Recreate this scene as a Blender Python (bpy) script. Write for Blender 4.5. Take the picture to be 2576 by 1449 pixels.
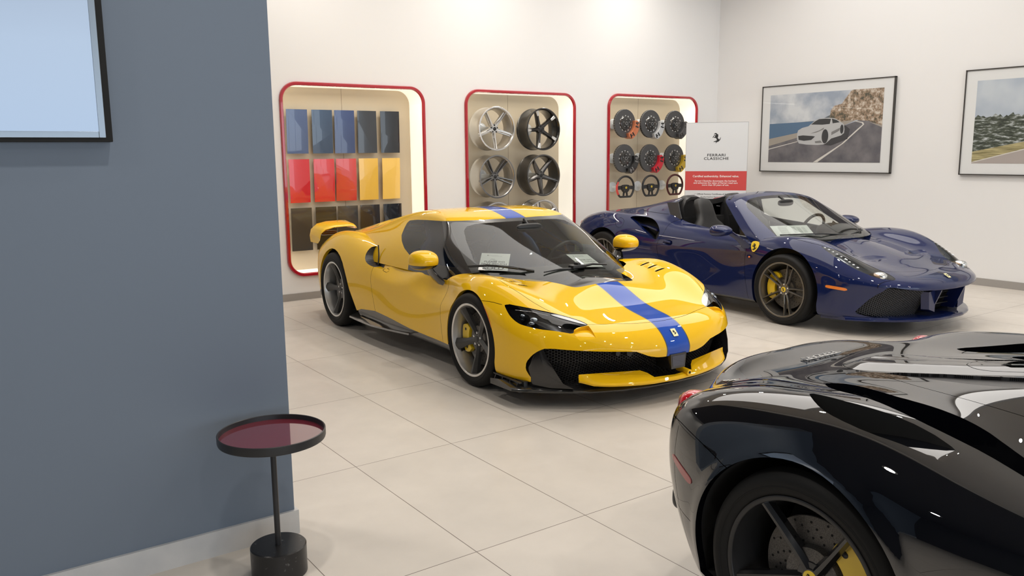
import bpy, bmesh, math, random
import numpy as np
from mathutils import Vector, Matrix
from mathutils.geometry import tessellate_polygon

for _o in list(bpy.data.objects):
    bpy.data.objects.remove(_o, do_unlink=True)
SC = bpy.context.scene
COL = SC.collection
R = math.radians

# ------------------------------------------------------------------ camera, world, lights, exposure
CAM_H = 1.672
F_PX, YAW, PITCH, ROLL = 2085.4919, R(35.37174), R(-9.364745), R(-0.493351)
cd = bpy.data.cameras.new('camera'); cam = bpy.data.objects.new('camera', cd); COL.objects.link(cam)
cd.sensor_fit = 'HORIZONTAL'; cd.sensor_width = 36.0; cd.lens = F_PX / 2576 * 36.0
cd.clip_start = 0.05; cd.clip_end = 200
_f = Vector((math.cos(PITCH)*math.sin(YAW), math.cos(PITCH)*math.cos(YAW), math.sin(PITCH)))
_r = Vector((math.cos(YAW), -math.sin(YAW), 0)); _u = _r.cross(_f)
_c, _s = math.cos(ROLL), math.sin(ROLL)
_r, _u = _c*_r + _s*_u, -_s*_r + _c*_u
cam.matrix_world = Matrix(((_r.x, _u.x, -_f.x, 0), (_r.y, _u.y, -_f.y, 0), (_r.z, _u.z, -_f.z, CAM_H), (0, 0, 0, 1)))
SC.camera = cam
SC.view_settings.view_transform = 'Standard'; SC.view_settings.look = 'None'
SC.view_settings.gamma = 1.0; SC.view_settings.use_curve_mapping = False
SC.view_settings.exposure = 0.18
SC.cycles.use_denoising = True
SC.cycles.max_bounces = 10; SC.cycles.diffuse_bounces = 5; SC.cycles.glossy_bounces = 5
SC.cycles.transmission_bounces = 8; SC.cycles.transparent_max_bounces = 12
SC.cycles.caustics_reflective = False; SC.cycles.caustics_refractive = False
SC.cycles.sample_clamp_indirect = 6.0

W = bpy.data.worlds.new('daylight'); SC.world = W; W.use_nodes = True
_bg = W.node_tree.nodes['Background']
_bg.inputs['Color'].default_value = (0.80, 0.90, 1.0, 1); _bg.inputs['Strength'].default_value = 2.6

CEIL = 4.6
ADDED_SOFFIT_X, ADDED_SOFFIT_Z = 2.0, 3.5
DOWNLIGHTS = [(x, y) for x in (-1.6, 0.9, 3.4, 5.9, 8.4) for y in (-5.2, -2.7, -0.2, 2.3, 4.1, 8.2)]
for _i, (_x, _y) in enumerate(DOWNLIGHTS):
    ld = bpy.data.lights.new('downlight_lamp', 'AREA'); ld.shape = 'DISK'; ld.size = 0.13
    ld.energy = 17; ld.color = (1.0, 0.93, 0.84); ld.spread = R(150)
    lo = bpy.data.objects.new('downlight_lamp', ld); COL.objects.link(lo); lo.location = (_x, _y, (CEIL if _x > ADDED_SOFFIT_X else ADDED_SOFFIT_Z) - 0.012)
    if _x < ADDED_SOFFIT_X: ld.energy = 13
# ------------------------------------------------------------------ materials
MATS = {}
def mat(name, col=(0.8, 0.8, 0.8), rough=0.5, metal=0.0, coat=0.0, coat_rough=0.03, spec=0.5, emit=None, estr=0.0, trans=0.0, alpha=1.0, ior=1.45, flake=None):
    if name in MATS: return MATS[name]
    m = bpy.data.materials.new(name); m.use_nodes = True
    b = m.node_tree.nodes['Principled BSDF']; I = b.inputs
    I['Base Color'].default_value = (*col, 1); I['Roughness'].default_value = rough; I['Metallic'].default_value = metal
    I['Coat Weight'].default_value = coat; I['Coat Roughness'].default_value = coat_rough
    I['Specular IOR Level'].default_value = spec; I['IOR'].default_value = ior
    I['Transmission Weight'].default_value = trans; I['Alpha'].default_value = alpha
    if emit: I['Emission Color'].default_value = (*emit, 1); I['Emission Strength'].default_value = estr
    MATS[name] = m
    return m
def nd(m, t, **kw):
    n = m.node_tree.nodes.new(t)
    for k, v in kw.items(): setattr(n, k, v)
    return n
def lk(m, a, b): m.node_tree.links.new(a, b)
def bsdf(m): return m.node_tree.nodes['Principled BSDF']
def ramp(m, fac, stops):
    r = nd(m, 'ShaderNodeValToRGB'); e = r.color_ramp.elements
    while len(e) < len(stops): e.new(0.5)
    for k, (p, c) in enumerate(stops): e[k].position = p; e[k].color = (*c, 1)
    lk(m, fac, r.inputs['Fac']); return r.outputs['Color']
def noise(m, scale, detail=4, rough=0.5, coord='Object', vec=None):
    n = nd(m, 'ShaderNodeTexNoise'); n.inputs['Scale'].default_value = scale; n.inputs['Detail'].default_value = detail; n.inputs['Roughness'].default_value = rough
    if vec is None:
        t = nd(m, 'ShaderNodeTexCoord'); vec = t.outputs[coord]
    lk(m, vec, n.inputs['Vector']); return n.outputs['Fac']
def bump(m, h, strength=0.1, dist=0.01):
    b = nd(m, 'ShaderNodeBump'); b.inputs['Strength'].default_value = strength; b.inputs['Distance'].default_value = dist
    lk(m, h, b.inputs['Height']); lk(m, b.outputs['Normal'], bsdf(m).inputs['Normal'])
def speckle(m, scale, c0, c1, lo=0.35, hi=0.65, inp='Base Color', detail=4):
    lk(m, ramp(m, noise(m, scale, detail), [(lo, c0), (hi, c1)]), bsdf(m).inputs[inp])

# ------------------------------------------------------------------ objects
def tag(o, label, cat, group=None):
    o['label'] = label; o['category'] = cat
    if group: o['group'] = group
    return o
def thing(name, label, cat, loc=(0, 0, 0), rotz=0.0, group=None):
    o = bpy.data.objects.new(name, None); COL.objects.link(o); o.location = loc; o.rotation_euler = (0, 0, rotz)
    o.empty_display_size = 0.1
    return tag(o, label, cat, group)
def mesh_obj(name, V, F, mats, parent=None, smooth=False, matidx=None, normals=None, loc=None):
    me = bpy.data.meshes.new(name)
    for m in (mats if isinstance(mats, (list, tuple)) else [mats]): me.materials.append(m)
    V = np.asarray(V, float)
    if isinstance(F, np.ndarray) and F.ndim == 2 and F.shape[1] == 3:
        me.vertices.add(len(V)); me.vertices.foreach_set('co', V.astype(np.float32).ravel())
        me.loops.add(F.size); me.loops.foreach_set('vertex_index', F.astype(np.int32).ravel())
        me.polygons.add(len(F)); me.polygons.foreach_set('loop_start', (np.arange(len(F))*3).astype(np.int32))
        
        if matidx is not None: me.polygons.foreach_set('material_index', np.asarray(matidx, np.int32))
        me.update(calc_edges=True); me.validate()
    else:
        me.from_pydata([tuple(v) for v in V], [], [tuple(int(i) for i in f) for f in F]); me.update()
    if smooth or normals is not None: me.polygons.foreach_set('use_smooth', np.ones(len(me.polygons), bool))
    if normals is not None and len(me.vertices) == len(normals):
        me.normals_split_custom_set_from_vertices([tuple(n) for n in normals])
    o = bpy.data.objects.new(name, me); COL.objects.link(o)
    if parent is not None: o.parent = parent
    if loc is not None: o.location = loc
    return o
def copy_tree(o, parent=None):
    c = o.copy(); COL.objects.link(c)
    if parent is not None: c.parent = parent
    for ch in list(o.children): copy_tree(ch, c)
    return c

# ------------------------------------------------------------------ surfaces (triangles with their own normals)
class Surf:
    def __init__(s, V, F, N=None, M=None):
        s.V = np.asarray(V, float).reshape(-1, 3); s.F = np.asarray(F, np.int64).reshape(-1, 3)
        s.N = vnorm(s.V, s.F) if N is None else N
        s.M = np.zeros(len(s.F), np.int32) if M is None else M
    def copy(s): return Surf(s.V.copy(), s.F.copy(), s.N.copy(), s.M.copy())
    def compact(s):
        used = np.unique(s.F); m = -np.ones(len(s.V), np.int64); m[used] = np.arange(len(used))
        return Surf(s.V[used], m[s.F], s.N[used], s.M)
    def moved(s, vec): return Surf(s.V + vec, s.F, s.N, s.M)
    def mirrored(s):
        k = np.array([1, -1, 1]); return Surf(s.V*k, s.F[:, ::-1], s.N*k, s.M)
    def setm(s, i): s.M = np.full(len(s.F), i, np.int32); return s
def vnorm(V, F):
    if len(F) == 0: return np.zeros_like(V)
    n = np.cross(V[F[:, 1]]-V[F[:, 0]], V[F[:, 2]]-V[F[:, 0]]); N = np.zeros_like(V)
    for k in range(3):
        for c in range(3): N[:, c] += np.bincount(F[:, k], n[:, c], minlength=len(V))
    l = np.linalg.norm(N, axis=1); l[l < 1e-12] = 1
    return N/l[:, None]
def join(*ss):
    ss = [s for s in ss if s is not None and len(s.F)]
    if not ss: return Surf(np.zeros((0, 3)), np.zeros((0, 3), int))
    o = 0; V, F, N, M = [], [], [], []
    for s in ss: V.append(s.V); F.append(s.F+o); N.append(s.N); M.append(s.M); o += len(s.V)
    return Surf(np.vstack(V), np.vstack(F), np.vstack(N), np.concatenate(M))
def grid(P, flip=False):
    P = np.asarray(P, float); a, b = P.shape[:2]; i = np.arange(a*b).reshape(a, b)
    q = np.stack([i[:-1, :-1], i[1:, :-1], i[1:, 1:], i[:-1, 1:]], -1).reshape(-1, 4)
    if flip: q = q[:, ::-1]
    F = np.vstack([q[:, [0, 1, 2]], q[:, [0, 2, 3]]])
    return Surf(P.reshape(-1, 3), F)
def cut(s, g):
    """split along g = 0; returns (inside g<0, outside)"""
    g = np.where(np.abs(g) < 1e-7, 1e-7, g).astype(float)
    F = s.F; neg = g[F] < 0; cnt = neg.sum(1)
    ins, out = F[cnt == 3], F[cnt == 0]; mi, mo = s.M[cnt == 3], s.M[cnt == 0]
    V, N = s.V, s.N
    cr = (cnt == 1) | (cnt == 2)
    if cr.any():
        T = F[cr]; c = cnt[cr]; ng = neg[cr]; Mm = s.M[cr]
        lone = np.where(c == 1, ng.argmax(1), (~ng).argmax(1))
        r = np.arange(len(T)); a = T[r, lone]; b = T[r, (lone+1) % 3]; d = T[r, (lone+2) % 3]
        def key(p, q): return np.minimum(p, q)*len(V)+np.maximum(p, q)
        K = np.concatenate([key(a, b), key(a, d)]); u, inv = np.unique(K, return_inverse=True)
        p, q = u//len(V), u % len(V); t = (g[p]/(g[p]-g[q]))[:, None]
        nv = V[p]+(V[q]-V[p])*t; nn = N[p]+(N[q]-N[p])*t; nn /= np.maximum(np.linalg.norm(nn, axis=1), 1e-9)[:, None]
        ab = len(V)+inv[:len(T)]; ad = len(V)+inv[len(T):]
        V = np.vstack([V, nv]); N = np.vstack([N, nn])
        one = np.stack([a, ab, ad], 1); two = np.vstack([np.stack([ab, b, d], 1), np.stack([ab, d, ad], 1)]); M2 = np.concatenate([Mm, Mm]); c2 = np.concatenate([c, c])
        ins = np.vstack([ins, one[c == 1], two[c2 == 2]]); mi = np.concatenate([mi, Mm[c == 1], M2[c2 == 2]])
        out = np.vstack([out, one[c == 2], two[c2 == 1]]); mo = np.concatenate([mo, Mm[c == 2], M2[c2 == 1]])
    return Surf(V, ins, N, mi).compact(), Surf(V, out, N, mo).compact()
def bedges(s):
    E = np.vstack([s.F[:, [0, 1]], s.F[:, [1, 2]], s.F[:, [2, 0]]]); n = len(s.V)+1
    k = np.minimum(E[:, 0], E[:, 1])*n+np.maximum(E[:, 0], E[:, 1]); u, i, c = np.unique(k, return_index=True, return_counts=True)
    return E[i[c == 1]]
def wall(s, vec, keep=None):
    """strip from the open edges of s along vec (vector or per vertex array)"""
    E = bedges(s)
    if keep is not None:
        mid = (s.V[E[:, 0]]+s.V[E[:, 1]])/2; E = E[keep(mid)]
    if len(E) == 0: return None
    vec = np.broadcast_to(vec, s.V.shape); a, b = s.V[E[:, 0]], s.V[E[:, 1]]; c, d = b+vec[E[:, 1]], a+vec[E[:, 0]]
    n = len(E); V = np.vstack([a, b, c, d]); i = np.arange(n)
    F = np.vstack([np.stack([i+n, i, i+3*n], 1), np.stack([i+n, i+3*n, i+2*n], 1)])
    # weld for smooth shading along the strip
    q, inv = np.unique(np.round(V, 5), axis=0, return_inverse=True); inv = inv.reshape(-1)
    return Surf(q, inv[F])
def thick(s, d):
    """give a shell its edge thickness, inwards"""
    return join(s, wall(s, -s.N*d))
def seg_sd(P, U, Vv):
    P = np.asarray(P, float); d = np.full(U.shape, 1e9); ins = np.zeros(U.shape, bool); n = len(P)
    for k in range(n):
        a, b = P[k], P[(k+1) % n]; e = b-a; w0, w1 = U-a[0], Vv-a[1]
        t = np.clip((w0*e[0]+w1*e[1])/max(e@e, 1e-12), 0, 1)
        d = np.minimum(d, (w0-e[0]*t)**2+(w1-e[1]*t)**2)
        c = ((a[1] > Vv) != (b[1] > Vv))
        if abs(e[1]) > 1e-12: c &= (U < a[0]+(Vv-a[1])*e[0]/e[1])
        else: c &= False
        ins ^= c
    return np.where(ins, -1, 1)*np.sqrt(d)
def line_d(P, U, Vv):
    """distance to an open polyline"""
    P = np.asarray(P, float); d = np.full(U.shape, 1e9)
    for k in range(len(P)-1):
        a, b = P[k], P[k+1]; e = b-a; w0, w1 = U-a[0], Vv-a[1]
        t = np.clip((w0*e[0]+w1*e[1])/max(e@e, 1e-12), 0, 1); d = np.minimum(d, (w0-e[0]*t)**2+(w1-e[1]*t)**2)
    return np.sqrt(d)
def rnd(P, it=2, closed=True, k=0.25):
    """Chaikin corner rounding"""
    P = np.asarray(P, float)
    for _ in range(it):
        Q = []; n = len(P)
        rg = range(n) if closed else range(n-1)
        if not closed: Q.append(P[0])
        for i in rg:
            a, b = P[i], P[(i+1) % n]; Q.append(a*(1-k)+b*k); Q.append(a*k+b*(1-k))
        if not closed: Q.append(P[-1])
        P = np.array(Q)
    return P
def nspl(xs, Y, x):
    """natural cubic spline, Y may be (n, ...)"""
    xs = np.asarray(xs, float); Y = np.asarray(Y, float); n = len(xs); h = np.diff(xs)
    A = np.eye(n); B = np.zeros((n, n))
    for i in range(1, n-1):
        A[i, i-1:i+2] = [h[i-1], 2*(h[i-1]+h[i]), h[i]]; B[i, i-1:i+2] = [6/h[i-1], -6/h[i-1]-6/h[i], 6/h[i]]
    Mx = np.linalg.solve(A, B)
    x = np.clip(x, xs[0], xs[-1]); k = np.clip(np.searchsorted(xs, x)-1, 0, n-2); hh = h[k]; a = (xs[k+1]-x)/hh; b = 1-a
    # weights of every knot for every query
    Wt = np.zeros((len(x), n)); r = np.arange(len(x)); Wt[r, k] += a; Wt[r, k+1] += b
    Wt += ((a**3-a)*hh*hh/6)[:, None]*Mx[k] + ((b**3-b)*hh*hh/6)[:, None]*Mx[k+1]
    return Wt if Y is None or Y.size == 0 else Wt@Y
class T2:
    """smooth table z(u, v); even=True mirrors v about 0"""
    def __init__(s, us, vs, Z, even=False):
        Z = np.asarray(Z, float); vs = list(vs)
        if even:
            Z = np.hstack([Z[:, :0:-1], Z]); vs = [-v for v in vs[:0:-1]]+vs
        o = np.argsort(us); s.us = np.asarray(us, float)[o]; s.Z = Z[o]; s.vs = np.asarray(vs, float); s.e = even
    def __call__(s, u, v):
        Wu = nspl(s.us, np.zeros(0), np.asarray(u, float)); Wv = nspl(s.vs, np.zeros(0), np.asarray(v, float))
        return np.einsum('qi,qj,ij->q', Wu, Wv, s.Z)
def cube(nx, ny, nz):
    """surface lattice of a box in [-1,1]^3, welded"""
    fs = []
    def face(fn, a, b):
        I, J = np.meshgrid(np.arange(a+1), np.arange(b+1), indexing='ij'); return np.stack(fn(I, J), -1), a, b
    o = lambda I, v: np.full(I.shape, v)
    L = [face(lambda I, J: (I, J, o(I, nz)), nx, ny), face(lambda I, J: (J, I, o(I, 0)), ny, nx),
         face(lambda I, J: (J, o(I, 0), I), nz, nx), face(lambda I, J: (I, o(I, ny), J), nx, nz),
         face(lambda I, J: (o(I, 0), I, J), ny, nz), face(lambda I, J: (o(I, nx), J, I), nz, ny)]
    P, F, k = [], [], 0
    for p, a, b in L:
        i = np.arange((a+1)*(b+1)).reshape(a+1, b+1)+k
        q = np.stack([i[:-1, :-1], i[1:, :-1], i[1:, 1:], i[:-1, 1:]], -1).reshape(-1, 4)
        F.append(q); P.append(p.reshape(-1, 3)); k += (a+1)*(b+1)
    P = np.vstack(P); F = np.vstack(F); u, inv = np.unique(P, axis=0, return_inverse=True); inv = inv.reshape(-1)
    V = u/np.array([nx, ny, nz])*2-1; F = inv[F]; F = np.vstack([F[:, [0, 1, 2]], F[:, [0, 2, 3]]])
    bad = (np.cross(V[F[:, 1]]-V[F[:, 0]], V[F[:, 2]]-V[F[:, 0]])*V[F].mean(1)).sum(1) < 0
    F[bad] = F[bad][:, ::-1]
    return V, F
def bodyshape(res, n, zb, H, Wd, Xf, Xr, wx=None):
    """rounded box whose top, sides, front and rear follow the tables"""
    V, F = cube(*res)
    if wx is not None: V[:, 0] = wx(V[:, 0])
    n = np.asarray(n, float)
    r = (np.abs(V[:, 0])**n[0]+np.abs(V[:, 1])**n[1]+np.abs(V[:, 2])**n[2])
    # per-axis rounding: scale so that the generalised norm is 1
    s = np.ones(len(V))
    for _ in range(30):
        f = np.abs(s*V[:, 0])**n[0]+np.abs(s*V[:, 1])**n[1]+np.abs(s*V[:, 2])**n[2]-1
        df = (n[0]*np.abs(s*V[:, 0])**n[0]+n[1]*np.abs(s*V[:, 1])**n[1]+n[2]*np.abs(s*V[:, 2])**n[2])/s
        s = s-f/df
    a, b, c = (V*s[:, None]).T
    fx, fz = (a+1)/2, (c+1)/2
    x = -3.3+fx*4.3; y = b*0.9; z = 0.15+fz*0.6
    for _ in range(12):
        xr, xf = Xr(y, z), Xf(y, z); x = 0.5*x+0.5*(xr+(xf-xr)*fx)
        zz = zb(x); z = 0.5*z+0.5*(zz+(H(x, y)-zz)*fz)
        y = 0.5*y+0.5*b*Wd(x, z)
    return Surf(np.stack([x, y, z], 1), F)
def put(name, surfs, mats, parent=None):
    s = join(*surfs) if isinstance(surfs, (list, tuple)) else surfs
    return mesh_obj(name, s.V, s.F, mats, parent, matidx=s.M, normals=s.N)

def parts(name, s, mats, parent=None, least=12):
    """every connected piece becomes an object of its own"""
    s = join(*s) if isinstance(s, (list, tuple)) else s
    q, inv = np.unique(np.round(s.V, 4), axis=0, return_inverse=True); lab = np.arange(len(q)); F = inv.reshape(-1)[s.F]
    while True:
        m = lab[F].min(1); new = lab.copy()
        for k in range(3): np.minimum.at(new, F[:, k], m)
        new = new[new]
        if (new == lab).all(): break
        lab = new
    lf = lab[F[:, 0]]; out = []; ids, cnt = np.unique(lf, return_counts=True)
    for i_, c_ in zip(ids, cnt):
        if c_ >= least: out.append(put(name, Surf(s.V, s.F[lf == i_], s.N, s.M[lf == i_]).compact(), mats, parent))
    return out

# ------------------------------------------------------------------ plain shapes
def box(x0, x1, y0, y1, z0, z1, bev=0.0, seg=2):
    bm = bmesh.new(); bmesh.ops.create_cube(bm, size=1)
    for v in bm.verts: v.co = ((x0+x1)/2+v.co.x*(x1-x0), (y0+y1)/2+v.co.y*(y1-y0), (z0+z1)/2+v.co.z*(z1-z0))
    if bev: bmesh.ops.bevel(bm, geom=bm.edges[:], offset=bev, segments=seg, profile=0.5, affect='EDGES')
    return from_bm(bm, flat=not bev)
def from_bm(bm, flat=False):
    bmesh.ops.triangulate(bm, faces=bm.faces[:]); bm.verts.ensure_lookup_table(); bm.normal_update()
    V = np.array([v.co[:] for v in bm.verts]); F = np.array([[v.index for v in f.verts] for f in bm.faces], np.int64).reshape(-1, 3); bm.free()
    s = Surf(V, F)
    return flatten(s) if flat else s
def flatten(s):
    V = s.V[s.F].reshape(-1, 3); F = np.arange(len(V)).reshape(-1, 3)
    return Surf(V, F, None, s.M)
def creased(s, ang=35):
    """split normals at sharp edges by clustering the faces round every vertex"""
    fn = np.cross(s.V[s.F[:, 1]]-s.V[s.F[:, 0]], s.V[s.F[:, 2]]-s.V[s.F[:, 0]]); ar = np.linalg.norm(fn, axis=1); ar[ar < 1e-14] = 1e-14; un = fn/ar[:, None]
    inc = [[] for _ in range(len(s.V))]
    for i, f in enumerate(s.F):
        for k in range(3): inc[f[k]].append((i, k))
    ca = math.cos(R(ang)); V, F, N = [], s.F.copy(), []
    for v, l in enumerate(inc):
        left = list(l)
        while left:
            seed = left.pop(0); grp = [seed]; chg = True
            while chg:
                chg = False
                for q in left[:]:
                    if any(un[q[0]]@un[p[0]] > ca for p in grp): grp.append(q); left.remove(q); chg = True
            n = sum(fn[q[0]] for q in grp); n = n/max(np.linalg.norm(n), 1e-12)
            for q in grp: F[q[0], q[1]] = len(V)
            V.append(s.V[v]); N.append(n)
    return Surf(np.array(V), F, np.array(N), s.M)
def lathe(prof, seg=48, axis='z', a0=0.0, a1=2*math.pi):
    """profile of (radius, height); revolve about axis"""
    prof = np.asarray(prof, float); th = np.linspace(a0, a1, seg+1)
    P = np.stack([prof[None, :, 0]*np.cos(th)[:, None], prof[None, :, 0]*np.sin(th)[:, None], np.broadcast_to(prof[None, :, 1], (seg+1, len(prof)))], -1)
    s = grid(P)
    if abs((a1-a0)-2*math.pi) < 1e-6:
        q, inv = np.unique(np.round(s.V, 6), axis=0, return_inverse=True); s = Surf(q, inv.reshape(-1)[s.F])
    if axis == 'y': s = Surf(s.V[:, [0, 2, 1]]*[1, 1, 1], s.F[:, ::-1])
    if axis == 'x': s = Surf(s.V[:, [2, 0, 1]], s.F)
    k = s.F; ok = (k[:, 0] != k[:, 1]) & (k[:, 1] != k[:, 2]) & (k[:, 0] != k[:, 2]); s.F = k[ok]; s.M = s.M[ok]; s.N = vnorm(s.V, s.F)
    return s
def tube(pts, r, seg=10, cap=True, closed=False):
    P = np.asarray(pts, float); n = len(P); rr = np.broadcast_to(r, (n,)) if np.ndim(r) <= 1 else r
    T = np.gradient(P, axis=0) if not closed else np.roll(P, -1, 0)-np.roll(P, 1, 0)
    T /= np.maximum(np.linalg.norm(T, axis=1), 1e-9)[:, None]
    up = np.array([0, 0, 1.0]) if abs(T[0, 2]) < 0.9 else np.array([1.0, 0, 0])
    u = np.cross(T[0], up); u /= np.linalg.norm(u); rings = []
    for i in range(n):
        u = u-(u@T[i])*T[i]; u /= max(np.linalg.norm(u), 1e-9); w = np.cross(T[i], u)
        th = np.linspace(0, 2*math.pi, seg+1)[:seg]
        rings.append(P[i]+rr[i]*(np.cos(th)[:, None]*u+np.sin(th)[:, None]*w))
    V = np.vstack(rings); F = []
    m = n if closed else n-1
    for i in range(m):
        for j in range(seg):
            a, b = i*seg+j, i*seg+(j+1) % seg; c, d = ((i+1) % n)*seg+(j+1) % seg, ((i+1) % n)*seg+j
            F += [(a, b, c), (a, c, d)]
    s = Surf(V, F)
    if cap and not closed:
        k = [Surf(np.vstack([P[e], rings[e]]), [(0, 1+(j+1) % seg, 1+j) if e == 0 else (0, 1+j, 1+(j+1) % seg) for j in range(seg)]) for e in (0, n-1)]
        s = join(s, *k)
    return s
def prism(poly, d, axis='y', bev=0.0, at=0.0):
    """closed polygon (u, v) extruded by d along axis from 'at'"""
    P = [Vector((p[0], p[1], 0)) for p in poly]; bm = bmesh.new()
    vs = [bm.verts.new(p) for p in P]; f = bm.faces.new(vs); bm.normal_update()
    if f.normal.z < 0: f.normal_flip()
    r = bmesh.ops.extrude_face_region(bm, geom=[f]); top = [e for e in r['geom'] if isinstance(e, bmesh.types.BMVert)]
    for v in top: v.co.z += d
    bmesh.ops.recalc_face_normals(bm, faces=bm.faces[:])
    if bev:
        ed = [e for e in bm.edges if abs(e.verts[0].co.z-e.verts[1].co.z) < 1e-9]
        bmesh.ops.bevel(bm, geom=ed, offset=bev, segments=2, profile=0.5, affect='EDGES')
    s = from_bm(bm)
    if axis == 'y': V = np.stack([s.V[:, 0], at+s.V[:, 2], s.V[:, 1]], 1); s = Surf(V, s.F[:, ::-1])
    elif axis == 'x': V = np.stack([at+s.V[:, 2], s.V[:, 0], s.V[:, 1]], 1); s = Surf(V, s.F)
    else: s = Surf(s.V+[0, 0, at], s.F)
    return creased(s, 40)
def xf(s, loc=(0, 0, 0), rot=None, sc=1.0):
    """rigid transform of a surface"""
    V = s.V*sc; N = s.N
    if rot is not None:
        Mx = np.array(rot.to_matrix() if hasattr(rot, 'to_matrix') else rot); V = V@Mx.T; N = N@Mx.T
    return Surf(V+np.asarray(loc, float), s.F, N, s.M)
def rotz(a): return np.array([[math.cos(a), -math.sin(a), 0], [math.sin(a), math.cos(a), 0], [0, 0, 1]])
def roty(a): return np.array([[math.cos(a), 0, math.sin(a)], [0, 1, 0], [-math.sin(a), 0, math.cos(a)]])
def rotx(a): return np.array([[1, 0, 0], [0, math.cos(a), -math.sin(a)], [0, math.sin(a), math.cos(a)]])
def rrect(x0, x1, z0, z1, r, n=8):
    P = []
    for cx, cz, a in ((x1-r, z1-r, 0), (x0+r, z1-r, 90), (x0+r, z0+r, 180), (x1-r, z0+r, 270)):
        for k in range(n+1): t = R(a+90*k/n); P.append((cx+r*math.cos(t), cz+r*math.sin(t)))
    return P
def plate_holes(outer, holes):
    """flat polygon with holes -> (V2, F)"""
    loops = [[Vector((p[0], p[1], 0)) for p in l] for l in [outer]+holes]
    F = tessellate_polygon(loops); V = np.array([p[:2] for l in loops for p in l]); return V, np.array(F, np.int64)
def text_surf(txt, size, depth=0.001, align='CENTER', width=1.0, bold=0.0, shear=0.0, spacing=1.0):
    """lettering as a mesh in the xz plane facing -y"""
    cu = bpy.data.curves.new('t', 'FONT'); cu.body = txt; cu.size = size; cu.align_x = align; cu.align_y = 'CENTER'; cu.extrude = depth/2; cu.offset = bold; cu.resolution_u = 3; cu.shear = shear; cu.space_character = spacing
    ob = bpy.data.objects.new('t', cu); COL.objects.link(ob)
    dg = bpy.context.evaluated_depsgraph_get(); dg.update()
    me = bpy.data.meshes.new_from_object(ob.evaluated_get(dg)); bm = bmesh.new(); bm.from_mesh(me)
    s = from_bm(bm, flat=True); bpy.data.objects.remove(ob); bpy.data.curves.remove(cu); bpy.data.meshes.remove(me)
    V = np.stack([s.V[:, 0]*width, -s.V[:, 2], s.V[:, 1]], 1)
    return Surf(V, s.F)
HORSE = [(0.30, 1.00), (0.36, 0.95), (0.46, 0.98), (0.52, 0.88), (0.66, 0.84), (0.66, 0.66), (0.60, 0.50), (0.72, 0.42), (0.80, 0.34), (0.86, 0.44), (0.97, 0.62), (0.93, 0.36), (0.84, 0.26), (0.72, 0.16), (0.60, 0.12), (0.50, 0.10), (0.44, 0.00), (0.36, 0.02), (0.44, 0.12), (0.28, 0.14), (0.16, 0.10), (0.14, 0.17), (0.40, 0.24), (0.52, 0.28), (0.46, 0.42), (0.36, 0.52), (0.24, 0.50), (0.14, 0.60), (0.04, 0.50), (0.00, 0.58), (0.12, 0.70), (0.20, 0.60), (0.32, 0.64), (0.26, 0.72), (0.12, 0.72), (0.14, 0.80), (0.34, 0.76), (0.42, 0.80), (0.34, 0.86), (0.20, 0.84), (0.17, 0.89), (0.26, 0.95)]
def horse(h, d=0.0008):
    """prancing horse mark, height h, in the xz plane facing -y, centred"""
    P = [((x-0.5)*h*0.8, (z-0.5)*h) for x, z in HORSE]
    V, F = plate_holes(P, [])
    V3 = np.stack([V[:, 0], np.zeros(len(V)), V[:, 1]], 1); n = np.cross(V3[F[:, 1]]-V3[F[:, 0]], V3[F[:, 2]]-V3[F[:, 0]])
    F = np.where((n[:, 1] > 0)[:, None], F[:, ::-1], F)
    return Surf(V3+[0, -d, 0], F)
# ------------------------------------------------------------------ the room
def struct(o): o['kind'] = 'structure'; return o
WX, WY = 10.5, 9.1            # right wall plane x, back wall plane y
XL, YF = -4.6, -7.5           # left wall, window wall behind the camera
white = mat('white_paint', (0.80, 0.795, 0.79), 0.55)
bump(white, noise(white, 220, 3), 0.04, 0.001)
floor_m = mat('porcelain_tile', (0.62, 0.58, 0.53), 0.33, spec=0.35)
def _floor():
    m = floor_m; t = nd(m, 'ShaderNodeTexCoord'); mp = nd(m, 'ShaderNodeMapping'); lk(m, t.outputs['Object'], mp.inputs['Vector'])
    b = nd(m, 'ShaderNodeTexBrick'); b.offset = 0.0; b.squash = 1.0
    b.inputs['Scale'].default_value = 1.0; b.inputs['Mortar Size'].default_value = 0.0022; b.inputs['Mortar Smooth'].default_value = 0.25
    b.inputs['Brick Width'].default_value = 0.6016; b.inputs['Row Height'].default_value = 1.1952; b.inputs['Bias'].default_value = 0.0
    mp.inputs['Location'].default_value = (-2.9729 % 0.6016, -3.9634 % 1.1952, 0)
    mp.inputs['Location'].default_value = (-(2.9729 - 0.6016*40), -(3.9634-1.1952*20), 0)
    lk(m, mp.outputs['Vector'], b.inputs['Vector'])
    b.inputs['Color1'].default_value = (0.615, 0.572, 0.52, 1); b.inputs['Color2'].default_value = (0.585, 0.545, 0.495, 1); b.inputs['Mortar'].default_value = (0.16, 0.13, 0.11, 1)
    mx = nd(m, 'ShaderNodeMix', data_type='RGBA', blend_type='MULTIPLY'); mx.inputs['Factor'].default_value = 1.0
    cl = ramp(m, noise(m, 2.2, 6, 0.6), [(0.3, (0.93, 0.93, 0.93)), (0.7, (1.05, 1.05, 1.05))])
    lk(m, b.outputs['Color'], mx.inputs[6]); lk(m, cl, mx.inputs[7]); lk(m, mx.outputs[2], bsdf(m).inputs['Base Color'])
    lk(m, ramp(m, noise(m, 9, 5), [(0.3, (0.28, 0.28, 0.28)), (0.7, (0.40, 0.40, 0.40))]), bsdf(m).inputs['Roughness'])
    inv = nd(m, 'ShaderNodeMath', operation='MULTIPLY'); inv.inputs[1].default_value = -1.0; lk(m, b.outputs['Fac'], inv.inputs[0]); bump(m, inv.outputs[0], 0.4, 0.002)
_floor()
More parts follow.
